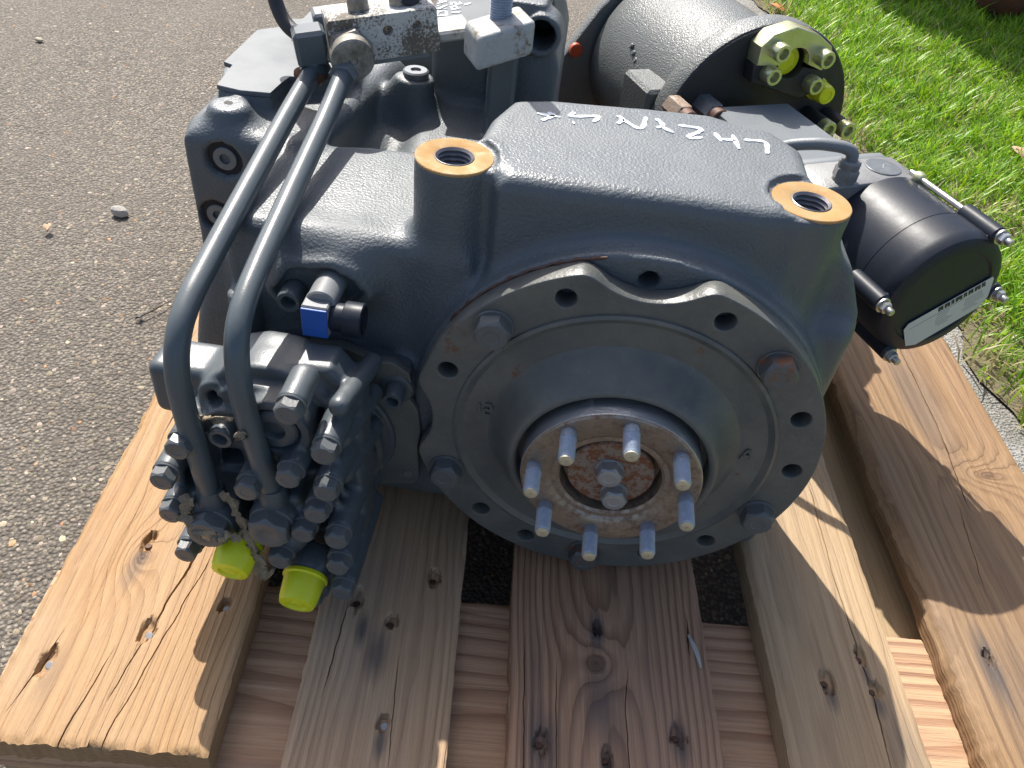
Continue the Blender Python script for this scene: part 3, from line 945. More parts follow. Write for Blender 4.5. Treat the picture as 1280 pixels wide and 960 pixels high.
W1 = m_wood('plank_honey', (.41, .240, .098), (.35, .188, .070), (.235, .108, .036), 1, ring=260, cx=-.02, cz=-.20, grey=.22, greycol=(.44, .38, .28),
            knots=[(.062, .158, .008, .012)], stains=[(.060, .148, .010, .030, .45), (.034, .050, .009, .03, .25)], contrast=.42)
W2 = m_wood('plank_grey_tan', (.50, .335, .195), (.40, .25, .135), (.21, .115, .06), 2, ring=260, cx=.06, cz=-.05, grey=.38, greycol=(.44, .35, .26),
            stains=[(.053, .098, .012, .030, .7), (.066, .030, .006, .016, .8), (.038, .118, .007, .02, .8)], contrast=.5)
W3 = m_wood('plank_red_brown', (.48, .285, .165), (.37, .20, .108), (.14, .064, .032), 3, ring=185, cx=.075, cz=-.035, grey=.25, greycol=(.29, .225, .18),
            knots=[(.068, .098, .011, .012)], stains=[(.070, .065, .020, .045, .6), (.070, .128, .008, .022, .9), (.128, .040, .010, .024, .75), (.024, .030, .020, .04, .7), (.072, .020, .008, .016, .9), (.018, .080, .010, .06, .4)], contrast=.72)
W4 = m_wood('plank_pale_tan', (.50, .35, .195), (.42, .275, .145), (.28, .170, .085), 4, ring=210, cx=.03, cz=-.10, grey=.30, greycol=(.36, .29, .20),
            stains=[(.046, .094, .007, .018, .7), (.080, .115, .006, .015, .6), (.082, .088, .007, .015, .7), (.095, .045, .020, .07, .5)], contrast=.45)
W5 = m_wood('plank_orange_brown', (.335, .205, .098), (.255, .148, .066), (.125, .062, .028), 5, ring=240, cx=.10, cz=-.16, grey=.30, greycol=(.235, .178, .125),
            knots=[(.125, .350, .016, .008)], stains=[(.034, .128, .014, .045, .75), (.09, .46, .03, .12, .45), (.065, .08, .05, .10, .35)], contrast=.55)
WS = m_wood('cross_board', (.40, .285, .19), (.33, .215, .135), (.18, .095, .055), 6, ring=120, cx=.10, cz=-.03, grey=.3, greycol=(.36, .27, .20), axis='X', contrast=.7)
WB = m_wood('bearer_pale', (.44, .33, .19), (.37, .26, .14), (.26, .17, .09), 7, ring=130, cx=.02, cz=-.12, grey=.25, greycol=(.25, .20, .13), contrast=.35)

def vx(P, x0): return [(x - x0, y - Y0) for x, y in P]
LEN = 1.42
plank(-.431, -.266, Y0, Y0 + LEN, W1, nails=[(.028, .060, .0052, 2.2, 1), (.062, .172, .0050, 2.0, -1), (.0905, .090, .0056, 1.7, 1), (.142, .118, .0040, 1.5, 1)],
      cracks=[([(.082, 0), (.092, .085), (.104, .19), (.112, .31), (.118, .42)], .0012, .009), ([(.103, 0), (.111, .09), (.120, .17)], .0009, .004),
              ([(.062, 0), (.072, .075)], .0009, .004), ([(.018, .02), (.03, .09)], .0009, .003), ([(.03, .30), (.05, .55)], .0009, .003)],
      seed=21, ridge=.00028, roughend=.0014, wane=(-1, .010, .003))
plank(-.2153, -.1009, Y0 - .012, Y0 + LEN, W2, nails=[(.066, .045, .0046, 1.3, 1), (.060, .128, .0048, 1.3, -1), (.030, .145, .0055, 1.7, -1), (.090, .172, .0052, 1.5, -1)],
      cracks=[([(.018, .06), (.024, .15)], .0009, .003), ([(.074, .01), (.070, .10)], .0009, .002)], seed=22, ridge=.0003)
plank(-.0572, .1023, Y0 - .006, Y0 + LEN, W3, nails=[(.070, .132, .0042, 1.6, -1), (.024, .034, .0060, 1.4, -1), (.072, .026, .0040, 2.2, -1), (.127, .046, .0058, 1.4, -1)],
      cracks=[([(.088, .0), (.089, .07), (.094, .10)], .0007, .004), ([(.145, .112), (.147, .150)], .0022, .006), ([(.012, .0), (.010, .12)], .0008, .002), ([(.035, .0), (.036, .10)], .0008, .002)],
      seed=23, ridge=.0003)
mid_plank = [o for o in pallet.children if o.name.startswith('plank')][-1]
b = MB(); rg = []
for k in range(9):
    t_ = k / 8; c_ = pal(-.0572 + .1455 + .006 * t_, Y0 - .006 + .130 - .030 * t_, .0012 + .004 * math.sin(2.6 * t_)); w_ = .0016 * math.sin(math.pi * (.12 + .8 * t_))
    rg.append([c_ + Vector((-w_, 0, 0)), c_ + Vector((w_, 0, .0012)), c_ + Vector((w_, 0, .0007)), c_ + Vector((-w_, 0, -.0005))])
b.ringloft(rg); sp_ = b.build('splinter', m_plain('pale_splinter', (.42, .43, .40), .6, 0, .3, 300), mid_plank)
plank(.1528, .2612, Y0 - .012, Y0 + LEN, W4, nails=[(.045, .106, .0058, 1.6, -1), (.080, .130, .0050, 1.6, -1), (.083, .102, .0055, 1.2, -1), (.083, .018, .0058, 1.3, -1)],
      cracks=[([(.074, .0), (.080, .10), (.078, .21), (.082, .32)], .0010, .0035)], seed=24, ridge=.0004)
plank(.309, .477, Y0 - .010, Y0 + LEN, W5, nails=[(.036, .135, .0048, 1.5, -1), (.14, .05, .005, 1.4, -1)],
      cracks=[([(.085, .30), (.098, .42), (.100, .60)], .0011, .006), ([(.075, .30), (.06, .20)], .0009, .003)],
      seed=25, ridge=.00035, wane=(-1, .012, .009), edge=.0003)
def cross(y0, y1, seed, zt=-.0252, th=.0225):
    me = plank_mesh('cross_board', y1 - y0, .93, th, seed, fine=.93 if seed == 31 else .0, ridge=.0006, dx=.0018)
    mw = Matrix.Translation(pal(.486, y0, zt)) @ Matrix.Rotation(PSI + math.pi / 2, 4, 'Z')
    return mw, me
def crossboard(y0, y1, seed):
    mw, me = cross(y0, y1, seed)
    return link('cross_board', me, WSY, pallet, mw)
WSY = m_wood('cross_board_wood', (.60, .385, .235), (.50, .295, .165), (.24, .115, .060), 6, ring=95, cx=.03, cz=-.055, grey=.2, greycol=(.50, .35, .25), knots=[(.055, .66, .006, .02)], contrast=.75)
crossboard(Y0 + .003, -.027, 31)
crossboard(.47, .60, 32)
crossboard(1.09, 1.225, 33)
def bearer(x0, x1, seed):
    me = plank_mesh('bearer', x1 - x0, LEN - .01, .095, seed, dx=.003, fine=.5, ridge=.0005)
    link('bearer', me, WB, pallet, Matrix.Translation(pal(x0, Y0 + .005, -.0485)) @ Matrix.Rotation(PSI, 4, 'Z'))
bearer(.272, .372, 41); bearer(-.425, -.325, 42); bearer(-.03, .06, 43)

# ================================================================ THE TRANSMISSION
gear = thing('transmission', 'dark blue grey hydraulic gearbox with round flange and rusty hub, standing on the pallet', 'gearbox', (0, .15, 0))
ZC = .158                        # height of the output shaft
NY = (0, -1, 0)

def housing():
    F = Field((-.40, .004, -.004), (.20, .50, .385), .0027)
    F.box((-.215, .046, .0005), (.055, .37, .255), .022, 0)
    F.box((-.10, .050, .0005), (.159, .140, .255), .014, .012)
    F.cyl(1, (0, ZC), .1525, .0175, .135, .003, .010)                                   # bell behind the flange
    F.prism(1, [(.02, .330), (.112, .322), (.143, .292), (.1595, .258), (.161, .235), (.160, .02), (.02, .02)], .066, .140, .006, .012)                            # right shoulder
    F.prism(2, [(-.128, .080), (-.123, .127), (-.112, .163), (-.083, .174), (.010, .186), (.039, .188), (.065, .176), (.085, .173), (.105, .144),
                (.105, .100), (.090, .042), (.064, .038), (.020, .039), (-.066, .036), (-.104, .036)], .12, .3415, .012, .012)   # top dome with a flat crown
    F.prism(2, [(-.291, .036), (-.12, .036), (-.12, .185), (-.225, .178), (-.300, .160)], .03, .281, .013, .014)   # low shelf under the pipes
    F.prism(1, [(-.20, .272), (-.288, .264), (-.316, .238), (-.332, .180), (-.346, .11), (-.346, .002), (-.20, .002)], .042, .17, .012, .012)
    for x, y, z0 in ((-.1375, .0615, .03), (.0985, .070, .10)):
        F.cyl(2, (x, y), .0262, z0, .3375, .0015, .012)
        F.cyl(2, (x, y), .0290, .3378, .37, .0005, .001, True)
    # rear left lobe with its little bosses
    F.prism(2, [(-.369, .148), (-.262, .148), (-.24, .36), (-.335, .40), (-.378, .34), (-.376, .17)], .005, .284, .013, .014)
    F.cyl(2, (-.339, .175), .0155, .25, .2985, .004, .020)
    F.prism(2, [(-.357, .198), (-.336, .194), (-.312, .197), (-.308, .233), (-.285, .245), (-.26, .275), (-.27, .36), (-.35, .366), (-.371, .329), (-.370, .242)], .20, .2995, .003, .010)
    for x, z in ((-.338, .262), (-.3520, .208)):
        F.cyl(1, (x, z), .0150, .12, .1535, .001, .001, True)
    # valley behind the shelf, curving up to the rear case
    F.box((-.27, .17, .0005), (-.08, .46, .225), .02, .03)
    F.cyl(0, (.36, .20), .060, -.255, -.09, .01, .035)
    F.capsule((-.250, .25, .215), (-.215, .33, .232), .022, .02)
    F.cyl(2, (-.2145, .307), .0175, .20, .288, .003, .020)
    F.capsule((-.240, .30, .255), (-.226, .305, .274), .012, .012)
    F.box((-.285, .420, .10), (-.195, .495, .282), .008, .012)
    F.prism(1, [(-.145, .12), (-.083, .12), (-.083, .325), (-.100, .375), (-.145, .375)], .275, .42, .004, .006)   # rear upright
    F.cyl(1, (-.1015, .352), .0175, .268, .30, .002, .004)
    F.cyl(1, (-.1015, .352), .0125, .25, .33, .001, .001, True)
    F.box((-.204, .325, .1), (-.148, .495, .331), .006, .008)
    # sensor boss and its oval seat
    F.capsule((-.243, .045, .244), (-.203, .045, .250), .0255, .016)
    F.prism(1, [(-.262, .236), (-.252, .222), (-.200, .226), (-.184, .244), (-.194, .262), (-.212, .268), (-.246, .262)], .021, .06, .003, .006)
    F.prism(1, [(-.256, .237), (-.248, .227), (-.203, .231), (-.190, .245), (-.198, .257), (-.213, .262), (-.243, .257)], .0, .028, .001, .001, True)
    # small lug left of the sensor, below the pipes
    F.cyl(2, (-.283, .028), .0095, .10, .228, .003, .006)
    F.box((-.292, .028, .10), (-.272, .06, .224), .004, .006)
    # pad for the valve block, and the seam by the flange
    F.cyl(1, (-.232, .115), .082, .034, .08, .003, .006)
    F.cyl(1, (-.165, .168), .017, .028, .07, .003, .010)
    # bores
    for x, y in ((-.1375, .0615), (.0985, .070)):
        F.cyl(2, (x, y), .0128, .27, .40, .0005, .0008, True)
    F.cyl(1, (0.0, ZC + .1345), .0068, .0, .05, .0005, .0008, True)
    F.roughen(.00012, 5)
    me = F.mesh('housing')
    return link('housing', me, 'paint', gear)
hs = housing()

# machined tops of the two mounting bosses, each with its threaded bore
for x, y in ((-.1375, .0615), (.0985, .070)):
    b = MB()
    b.lathe((x, y, .3365), (0, 0, 1), [(.0125, 0), (.0260, 0), (.0262, .0016), (.0257, .0021), (.0150, .0021), (.0132, .0012), (.0125, .0010), (.0125, 0)], 48, cap=False)
    b.build('machined_face', 'orange', gear, 40)
    prof = []
    for k in range(14):
        z = -k * .0034
        prof += [(.0126, z), (.0110, z - .0015), (.0110, z - .0019), (.0126, z - .0034)]
    b = MB(); b.lathe((x, y, .3385), (0, 0, 1), [(.0132, -.0003)] + prof + [(.001, -.049)], 40, cap=False)
    b.build('threaded_bore', 'thread', gear, 20)

# ---- flange: plate with scalloped rim and drilled holes
def curve_plate(name, outer, holes, depth, bev, mat, parent, mw):
    cu = bpy.data.curves.new(name, 'CURVE'); cu.dimensions = '2D'; cu.fill_mode = 'BOTH'
    for loop in [outer] + holes:
        sp = cu.splines.new('POLY'); sp.points.add(len(loop) - 1)
        for q, p in zip(sp.points, loop): q.co = (p[0], p[1], 0, 1)
        sp.use_cyclic_u = True
    cu.extrude = depth / 2 - bev; cu.bevel_depth = bev; cu.bevel_resolution = 1
    ob = bpy.data.objects.new('tmp', cu); COL.objects.link(ob)
    dg = bpy.context.evaluated_depsgraph_get(); dg.update()
    me = bpy.data.meshes.new_from_object(ob.evaluated_get(dg))
    bpy.data.objects.remove(ob); bpy.data.curves.remove(cu)
    me.name = name; me.materials.clear(); finish(me, 35)
    return link(name, me, mat, parent, mw)
def circ(cx, cy, r, n=24): return [(cx + r * math.cos(2 * math.pi * i / n), cy + r * math.sin(2 * math.pi * i / n)) for i in range(n)]
def polar(a, r): return (r * math.sin(R(a)), r * math.cos(R(a)))         # a clockwise from the top
BOLTA = [-46, 45, 112.5, -114, 180]
HOLEA = [-22.5, 22.5, 67.5, 90, 135, 157.5, -157.5, -137, -69]
outer = []
for i in range(360):
    a = i - 180
    r = .1495
    for c, dist, rho in ((0, .1876, .0586), (-91, .188, .0541)):
        d = R(abs((a - c + 180) % 360 - 180))
        q = rho ** 2 - (dist * math.sin(d)) ** 2
        if d < 1 and q > 0: r = min(r, dist * math.cos(d) - math.sqrt(q))
    outer.append(r)
outer = [polar(i - 180, sum(outer[(i + k) % 360] for k in range(-2, 3)) / 5) for i in range(360)]
Fy = Matrix(((1, 0, 0), (0, 0, -1), (0, 1, 0))).to_4x4()               # local xy -> world xz, local z -> -Y
flange = curve_plate('flange', outer, [circ(*polar(a, .1345), .0084) for a in HOLEA], .0165, .0014, 'paint_flange', gear,
                     Matrix.Translation((0, .0083, ZC)) @ Fy)
for a in BOLTA:
    x, z = polar(a, .1335)
    bolt(gear, (x, 0, ZC + z), NY, .0225, .0125, 'paint_bolt_bounce' if a not in (180, 45) else 'rusty_bolt', None, 1.06)
# front cover, dished and rising to the shaft seal
b = MB()
b.lathe((0, 0, ZC), NY, [(.1195, -.001), (.1190, .0016), (.1165, .0026), (.1130, .0004), (.1085, -.0015), (.0985, -.0020), (.0930, -.0002), (.0885, .0034), (.0838, .0092), (.0797, .0162), (.0766, .0222), (.0746, .0254),
                          (.0725, .0266), (.0700, .0260), (.0690, .0245), (.0685, .010), (.040, .008)], 96, cap=False)
cover = b.build('cover', 'paint_flange', gear, 50)
# cast figures in low relief on the cover
def strokes(name, polys, width, thick, mat, parent, tr, angle=30, curve=True):
    for pl in polys:
        b = MB()
        P = [Vector(tr(*p)[0]) for p in pl]; n = Vector(tr(*pl[0])[1])
        if curve and len(P) > 2: P = smooth_path(P, 6)
        elif len(P) == 2: P = [P[0].lerp(P[1], k / 4) for k in range(5)]
        rings = []
        for k, p in enumerate(P):
            d = (P[min(k + 1, len(P) - 1)] - P[max(0, k - 1)]).normalized(); sd = d.cross(n)
            wd = width * (.5 if k in (0, len(P) - 1) else 1) * (1 + .22 * math.sin(k * 1.7 + len(P))) / 2
            rings.append([p - sd * wd - n * .0004, p + sd * wd - n * .0004, p + sd * wd + n * thick, p - sd * wd + n * thick])
        b.ringloft(rings)
        o = b.build(name, mat, parent, angle)
    return o
def on_cover(x, z): return ((x, -.0008, ZC + z), (0, -1, 0))
strokes('cast_figure', [[(-.1005, .012), (-.1005, .022)], [(-.0965, .022), (-.0925, .022), (-.0925, .017), (-.0965, .017), (-.0965, .012), (-.0925, .012)],
                         [(.094, .005), (.098, .016), (.102, .006)], [(.0955, .010), (.1005, .010)]], .0014, .0008, 'paint_flange', cover, on_cover)

# ---- hub
b = MB()
HUBZ = .038
b.lathe((0, 0, ZC), NY, [(.050, .006), (.0632, .006), (.0640, .0075), (.0640, HUBZ - .0012), (.0628, HUBZ), (.0468, HUBZ), (.0440, HUBZ - .0012), (.0420, HUBZ - .0030), (.0385, HUBZ - .0030),
                          (.0365, HUBZ - .0045), (.0357, HUBZ - .020), (.030, HUBZ - .022)], 96, cap=False)
hub = b.build('hub', 'steel_rust', gear, 30)
b = MB(); b.lathe((0, 0, ZC), NY, [(.0643, .0085), (.0645, .010), (.0645, HUBZ - .0030), (.0643, HUBZ - .0020), (.0636, HUBZ - .0018)], 96, cap=False)
b.build('rim_band', 'hub_rim', hub)
b = MB(); b.lathe((0, 0, ZC), NY, [(.0312, HUBZ - .020), (.0315, HUBZ - .0092), (.0306, HUBZ - .0080), (.001, HUBZ - .0078)], 64, cap=False)
disc = b.build('end_plate', 'disc_rust', gear)
for x, z, rt in ((-.0015, .0050, .2), (.0060, -.0185, .05)):
    bolt(disc, (x, -(HUBZ - .0080), ZC + z), NY, .0172, .0105, 'bolt_steel', rt, 1.0)
def stud_mesh():
    prof = [(.0055, -.004), (.0055, .006), (.0058, .0065), (.0058, .011)]
    z = .0115
    while z < .0275:
        prof += [(.0051, z), (.0057, z + .0007)]; z += .0014
    prof += [(.0050, .0288), (.0047, .0292)]
    b = MB(); b.lathe((0, 0, 0), (0, 0, 1), prof, 20)
    me = b.mesh('stud', 40); me.materials.append(M['zinc'])
    e = MB(); e.lathe((0, 0, 0), (0, 0, 1), [(.0048, .0289), (.0047, .0298), (.0040, .0303), (.0012, .0303), (.0008, .0296)], 20)
    m2 = e.mesh('stud_tip', 40); m2.materials.append(M['stud_end'])
    return me, m2
sm, st = stud_mesh()
# rust creeping out of the joint between flange and housing
b = MB(); arc = []
for k in range(25):
    a = -58 + k * 1.95; x, z = polar(a, .1510 + .0004 * math.sin(k * 1.9)); arc.append((x, .0172 + .0005 * math.sin(k * 2.3), ZC + z))
b.tube(arc, [.0008] + [.0012 + .0007 * math.sin(k * 2.7) for k in range(23)] + [.0008], 8); b.build('rusty_joint', 'nail_rust', gear, 60)
for k in range(8):
    x, z = polar(5 + 45 * k, .0552)
    mw = at((x, -HUBZ + .0038, ZC + z), (random.uniform(-.012, .012), -1, random.uniform(-.012, .012)), k * 1.3)
    s = link('stud', sm, None, gear, mw)
    link('stud_tip', st, None, s, mw)

# ---- valve pump block on the left
def pump_body():
    F = Field((-.345, -.096, .008), (-.130, .052, .245), .0019)
    # mounting plate against the housing
    F.cyl(1, (-.228, .112), .0755, .020, .045, .002, 0)
    F.prism(1, [(-.235, .045), (-.158, .048), (-.150, .075), (-.158, .10), (-.150, .142), (-.158, .185), (-.235, .19)], .022, .045, .003, .004)
    F.cyl(1, (-.1655, .1680), .0135, .012, .045, .002, .010)
    F.cyl(1, (-.228, .112), .062, .010, .03, .002, .006)
    F.cyl(1, (-.232, .118), .054, -.045, .03, .003, .008)
    # main block
    F.prism(1, [(-.300, .040), (-.190, .026), (-.178, .06), (-.178, .200), (-.198, .226), (-.256, .222), (-.290, .19), (-.309, .15)], -.040, -.010, .006, .005)
    F.cyl(1, (-.240, .172), .054, -.048, -.006, .004, .004)
    F.cyl(1, (-.240, .172), .044, -.056, -.03, .002, .003)
    # hollows between the ribs of the front
    for poly in ([(-.285, .150), (-.262, .152), (-.258, .125), (-.283, .120)], [(-.232, .162), (-.205, .162), (-.204, .135), (-.228, .130)],
                 [(-.253, .120), (-.215, .118), (-.214, .100), (-.252, .098)], [(-.296, .112), (-.290, .112), (-.290, .090), (-.294, .088)],
                 [(-.288, .075), (-.276, .078), (-.274, .060), (-.288, .056)], [(-.225, .075), (-.197, .090), (-.194, .062), (-.222, .050)],
                 [(-.222, .205), (-.198, .196), (-.203, .175), (-.216, .190)]):
        F.prism(1, poly, -.10, -.026, .003, .002, True)
    # bolt bosses, running back along the flank
    for x, z, y1 in BO:
        F.cyl(1, (x, z), .0098, -.080, y1, .0015, .003)
    for a, b2 in ((0, 1), (1, 3), (3, 2), (4, 5), (5, 6), (7, 6), (8, 9), (9, 10)):
        pa, pb = BO[a], BO[b2]
        F.capsule((pa[0], -.064, pa[1]), (pb[0], -.064, pb[1]), .0036, .003)
        F.box((min(pa[0], pb[0]) - .001, -.064, min(pa[1], pb[1]) - .001), (max(pa[0], pb[0]) + .001, -.04, max(pa[1], pb[1]) + .001), .001, .002) if abs(pa[0] - pb[0]) < .004 else F.capsule((pa[0], -.052, pa[1]), (pb[0], -.052, pb[1]), .0036, .003)
    # port block under the banjo fittings
    F.box((-.296, -.074, .055), (-.262, -.03, .118), .005, .006)
    F.box((-.252, -.074, .070), (-.215, -.03, .130), .005, .006)
    # upper left pipe stub and ear
    F.box((-.328, -.040, .160), (-.262, -.004, .205), .007, .003)
    F.cyl(1, (-.2735, .196), .0135, -.052, -.01, .002, .004)
    F.cyl(1, (-.2735, .196), .0062, -.07, -.035, .0005, .001, True)
    F.cyl(1, (-.2655, .1795), .0155, -.062, -.01, .002, .004)
    # central plug seat
    F.cyl(1, (-.230, .190), .0255, -.068, -.03, .002, .003)
    F.cyl(1, (-.230, .190), .0185, -.08, -.0625, .001, .001, True)
    # flank ribs
    for zz in (.215, .185, .150):
        F.capsule((-.186, -.060, zz), (-.180, .000, zz - .012), .0072, .003)
    F.roughen(.00012, 4)
    return F.mesh('valve_block')
# boss centre x, z on the front, and how far back each runs
BO = [(-.1895, .1970, -.005), (-.1905, .1600, -.020), (-.1860, .1080, .010), (-.1990, .1345, -.03), (-.1868, .0755, .010), (-.1855, .0430, .010), (-.2085, .0255, -.03),
      (-.2310, .0720, -.03), (-.3055, .1450, -.005), (-.3065, .1085, -.01), (-.3040, .0615, -.01), (-.2880, .1800, -.01), (-.2100, .2290, -.050), (-.2105, .1095, -.03), (-.2155, .1680, -.03), (-.2460, .1480, -.03)]
valve = link('valve_block', pump_body(), 'paint_pump', gear)
plate = [(-.2070, .2000), (-.1950, .1960), (-.1800, .1905), (-.1690, .1915), (-.1570, .1840), (-.1545, .1710), (-.1575, .1600), (-.1500, .1480), (-.1475, .1250), (-.1500, .1080), (-.1480, .0700), (-.1530, .0620), (-.1700, .0590), (-.2100, .0480), (-.2600, .0460), (-.2950, .0700), (-.3000, .1400), (-.2700, .1900)]
curve_plate('mounting_plate', plate, [], .0085, .0012, 'paint_flange', valve, Matrix.Translation((0, .0180, 0)) @ Fy)
b = MB(); b.lathe((-.1560, .0135, .0735), NY, [(.0040, -.001), (.0042, .0004), (.0036, .0008), (.0030, .0008), (.0026, .0004), (.0004, .0004)], 16); b.build('blind_plug', 'paint_flange', valve)
for i, (x, z, y1) in enumerate(BO):
    bolt(valve, (x, -.0795, z), NY, .0158 if i not in (6,) else .012, .0100, 'paint_bolt_bounce', None, 1.04)
sock(valve, (-.2655, -.0610, .1795), NY, .0085, .012, 'paint_pump')
sock(valve, (-.1655, .0125, .1680), NY, .0078, .014, 'paint_pump')
b = MB(); b.lathe((-.230, -.060, .190), NY, [(.0165, -.002), (.0165, .006), (.0150, .0075), (.0085, .0075), (.0078, .0065), (.0078, -.001)], 28); b.build('plug', 'paint_pump', valve)
# olive rings of the drive coupling seen behind the block
for yy, rr in ((.012, .0565), (.004, .0500), (-.003, .0560)):
    b = MB(); b.lathe((-.229, yy, .112), NY, [(rr - .004, -.0015), (rr, -.0015), (rr + .0005, 0), (rr, .0022), (rr - .004, .0022)], 48, cap=False)
    b.build('coupling_ring', 'paint_flange', valve)
# banjo fittings with big hexagons
BJ = [(-.2800, .0985), (-.2335, .1105)]
for x, z in BJ:
    b = MB(); b.lathe((x, -.066, z), NY, [(.0165, 0), (.0180, .003), (.0180, .014), (.0160, .0175)], 28)
    b.lathe((x, -.0745, z + .010), (0, .02, 1), [(.0098, 0), (.0105, .003), (.0105, .016), (.0088, .021)], 20)
    bj = b.build('banjo_fitting', 'paint_pump', valve)
    bolt(bj, (x, -.0825, z), NY, .0275, .0120, 'paint_bolt_bounce', .55, 1.02)
# yellow green dust caps
for (x, z), dr in (((-.2645, .0705), (-.02, -1, -.20)), ((-.2170, .0400), (-.02, -1, -.20))):
    dv = Vector(dr).normalized(); o = Vector((x, -.0760, z))
    b = MB(); b.lathe(o - dv * .022, dv, [(.0165, 0), (.0178, .002), (.0178, .018), (.0165, .0215), (.0095, .0225)], 24); b.build('port_collar', 'paint_pump', valve)
    b = MB(); b.lathe(o, dv, [(.0150, -.002), (.0176, 0), (.0178, .0026), (.0162, .0038), (.0146, .020), (.0134, .0240), (.0088, .0248), (.0080, .0232), (.0045, .0232), (.0038, .0242), (.0006, .0242)], 32)
    b.build('dust_cap', 'cap', valve)
# torn protective film round the fittings
def film(pts, wid, seed):
    rng = random.Random(seed); b = MB(); P = smooth_path(pts, 6); rings = []
    for i, p in enumerate(P):
        t = (P[min(i + 1, len(P) - 1)] - P[max(0, i - 1)]).normalized()
        s = t.cross(Vector((0, -1, .35))).normalized(); n = s.cross(t)
        ww = wid * rng.uniform(.45, 1.15)
        rings.append([p + s * ww * (k / 3 - .5) + n * (.002 * math.sin(k * 2.1 + i) + rng.uniform(-.001, .001)) for k in range(4)])
    b.ringloft(rings, closed=False, cap=False)
    me = b.mesh('film', 0)
    o = link('torn_film', me, 'wax', valve)
    md = o.modifiers.new('thick', 'SOLIDIFY'); md.thickness = .0009
film([(-.2910, -.083, .128), (-.2945, -.088, .116), (-.2890, -.092, .106), (-.2760, -.094, .102), (-.2640, -.092, .099), (-.2560, -.088, .096)], .012, 1)
film([(-.2655, -.082, .136), (-.2600, -.082, .122), (-.2555, -.084, .105), (-.2500, -.087, .085), (-.2460, -.088, .066), (-.2440, -.087, .052)], .008, 2)
film([(-.2560, -.085, .082), (-.2500, -.088, .070), (-.2460, -.090, .058), (-.2390, -.088, .052)], .016, 3)
film([(-.2860, -.066, .187), (-.2720, -.068, .1925), (-.2560, -.068, .1945)], .006, 4)
film([(-.2455, -.0830, .2005), (-.2435, -.0835, .1955)], .007, 5)

# ---- steel pipes from the manifold down to the pump
def pipe(pts, r=.0078):
    b = MB(); P = smooth_path(pts, 10); b.tube(P, r, 20)
    return b.build('steel_pipe', 'paint_smooth', gear, 60)
pipe([(-.2825, .2330, .3170), (-.2840, .1607, .3050), (-.2840, .0600, .2880), (-.2840, -.0100, .2755), (-.2840, -.0430, .2680), (-.2840, -.0630, .2550), (-.2838, -.0735, .2330), (-.2832, -.0757, .2000), (-.2815, -.0755, .1600), (-.2800, -.0750, .1150)])
pipe([(-.2540, .2180, .3230), (-.2520, .1500, .3085), (-.2510, .0600, .2920), (-.2500, -.0100, .2790), (-.2490, -.0430, .2705), (-.2475, -.0610, .2580), (-.2455, -.0705, .2350), (-.2425, -.0735, .2000), (-.2375, -.0745, .1600), (-.2335, -.0748, .1270)])

# ---- sensor with blue face and black connector
sens = MB()
sens.cyl((-.2140, .040, .2490), (-.2140, -.002, .2490), .0105, 24)
sensor = sens.build('sensor', 'greyplastic', gear)
b = MB(); b.box((-.2245, -.0105, .2290), (-.2065, .006, .2530), .001); b.build('sensor_body', 'greyplastic', sensor)
b = MB(); b.box((-.2243, -.0125, .2292), (-.2067, -.0107, .2518), .0004); b.build('face', 'blue', sensor)
b = MB()
b.lathe((-.2066, -.001, .2400), (1, 0, 0), [(.0095, 0), (.0100, .001), (.0100, .0085), (.0118, .0092), (.0122, .010), (.0122, .0215), (.0110, .0222), (.0098, .0222), (.0094, .016), (.003, .016)], 28)
b.build('connector', 'black', sensor, 30)
sock(gear, (-.2415, .027, .2365), NY, .0088, .016, 'paint_smooth')

# ---- recessed plugs on the rear left lobe
for x, z in ((-.338, .262), (-.3520, .208)):
    b = MB(); b.lathe((x, .1540, z), NY, [(.0100, -.001), (.0100, .0028), (.0094, .0034), (.0090, .0034), (.0045, .0032), (.0040, .0005), (.0006, .0003)], 28)
    b.build('plug', 'bolt_grey', gear)
    b = MB(); b.lathe((x, .1532, z), NY, [(.0102, -.0012), (.0102, .0010), (.0146, .0010), (.0148, -.0012)], 28, cap=False); b.build('recess_shade_ring', 'dark', gear)  # dark ring stands in for the shade in the recess round the plug
# pale cover plate on top of the lobe
plate_poly = [(-.357, .197), (-.336, .193), (-.312, .196), (-.3105, .217), (-.308, .233), (-.285, .245), (-.262, .272), (-.275, .352), (-.324, .372), (-.334, .378), (-.356, .368), (-.354, .345), (-.371, .329), (-.370, .245), (-.361, .241)]
b = MB(); b.prism(plate_poly, .2985, .3025, ch=.0006); b.build('cover_plate', 'paint_pale', gear)
b = MB(); b.box((-.335, .315, .3028), (-.275, .372, .312), .003); b.build('sealing_block', 'paint_pale', gear)
b = MB(); b.lathe((-.339, .175, .2980), (0, 0, 1), [(.0035, -.002), (.0035, .0012), (.0008, .0012)], 12); b.build('bleed_pin', 'dark', gear)
b = MB(); b.lathe((-.2145, .307, .288), (0, 0, 1), [(.0115, -.002), (.0120, 0), (.0120, .0055), (.0105, .0068), (.0050, .0068), (.0045, .0045), (.0006, .0045)], 24); b.build('plug', 'bolt_grey', gear)
b = MB(); b.lathe((-.1015, .3005, .352), NY, [(.0124, -.02), (.0124, .004), (.0100, .004), (.0098, -.018), (.0005, -.018)], 28); b.build('bore_liner', 'dark', gear)

